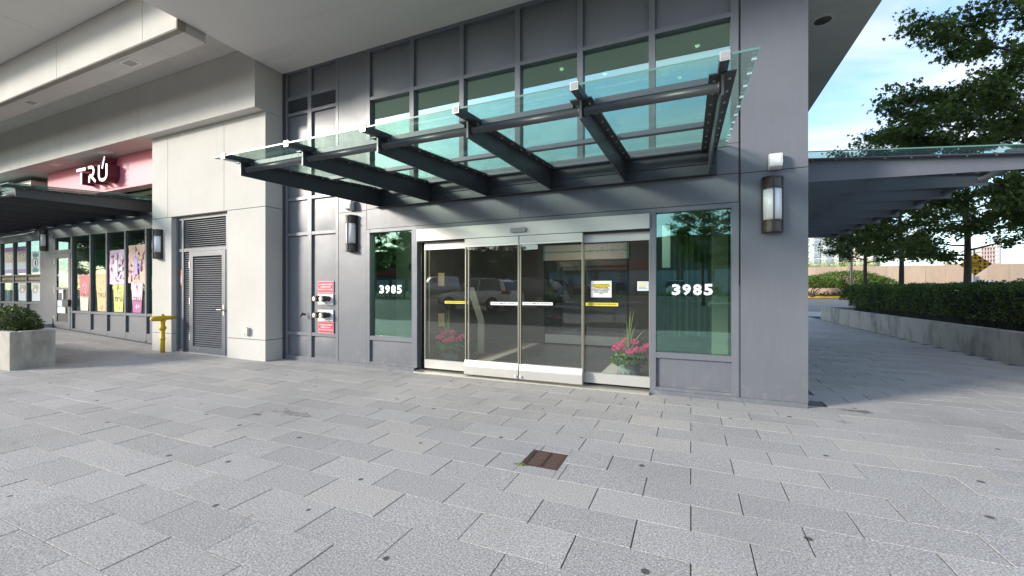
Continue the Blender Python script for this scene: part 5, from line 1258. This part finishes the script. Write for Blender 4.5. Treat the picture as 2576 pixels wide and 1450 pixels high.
for (x0, x1, y0, y1) in ((-26, -3, -16.8, -14.8), (1, 24, -16.8, -14.8), (-40, 20, -29, -27.4)):
    z = zg(0, (y0+y1)/2); is_.slab(x0, x1, y0, y1, z-.2, z+.14, .02)
struct(is_.build('kerb_island', 'kerb'))
r = np.random.default_rng(77)
for i, (x0, x1, y0, y1) in enumerate(((-25, -4, -16.4, -15.2), (2, 23, -16.4, -15.2), (-38, 18, -28.8, -27.6), (-60, -26, -6, -1))):
    z = zg(0, y0)+.1; n_ = int((x1-x0)*160); P = np.stack([r.uniform(x0, x1, n_), r.uniform(y0, y1, n_), z+r.uniform(0, .55+1.2*(i == 3), n_)], 1)
    o = link('low_shrubs', leaves(P, .14, OVAL, .5, 50+i), 'hleaf'); tag(o, ('low green shrubs on the kerb island across the drive, beside the parked cars', 'low green shrubs on the kerb island across the drive, east part', 'low green shrubs on the long far kerb island', 'bank of green shrubs west of the forecourt')[i], 'shrubs')['kind'] = 'stuff'
G2 = 'trees across the drive'
for i, (x, y, s_, ms, lb_) in enumerate(((.7, -15.6, 1.0, TA, 'single maple on the near island mirrored in the right entrance window'), (-21.5, -15.6, .9, TC, 'maple on the near island mirrored in the left entrance window'),
        (-35, .5, 1.15, TA, 'bushy tree west of the forecourt, close to the shops'), (-41, 1.5, 1.2, TB, 'second bushy tree west of the forecourt'), (-49, 1.0, 1.3, TB, 'third bushy tree west of the forecourt'), (-62, -2, 1.5, TB, 'last tree west of the forecourt'), (-27, -52, 1.1, TA, 'tree in front of the medical centre door'), (-44, -53, 1.3, TB, 'broad tree by the shop windows of the plaza'),
        (-31, -1.5, 1.0, TB, 'tree west of the forecourt, nearest the shops'), (-38, -4, 1.05, TA, 'tree west of the forecourt, second from the shops'), (-45, -5, 1.1, TB, 'tree west of the forecourt, third from the shops'), (-53, -3, 1.2, TA, 'tree west of the forecourt, farthest from the shops'),
        (-36, -28, 1.1, TA, 'tree on the far island beside the white van'), (-29, -28.2, .95, TC, 'small tree on the far island near the white van'), (-20, -28, 1.05, TA, 'tree on the far island in front of the medical centre'),
        (-11, -28.1, .9, TC, 'small tree on the far island in the middle'), (14, -28, 1.1, TB, 'tree on the far island past the drugstore'), (-48, -50, 1.4, TB, 'large tree by the red fascia of the plaza'), (-58, -44, 1.5, TB, 'large tree at the end of the plaza'), (-40, -46, 1.3, TA, 'tall tree at the middle of the plaza'))):
    tree(lb_, (x, y, zg(x, y)), ms, i*1.3, s_, G2)
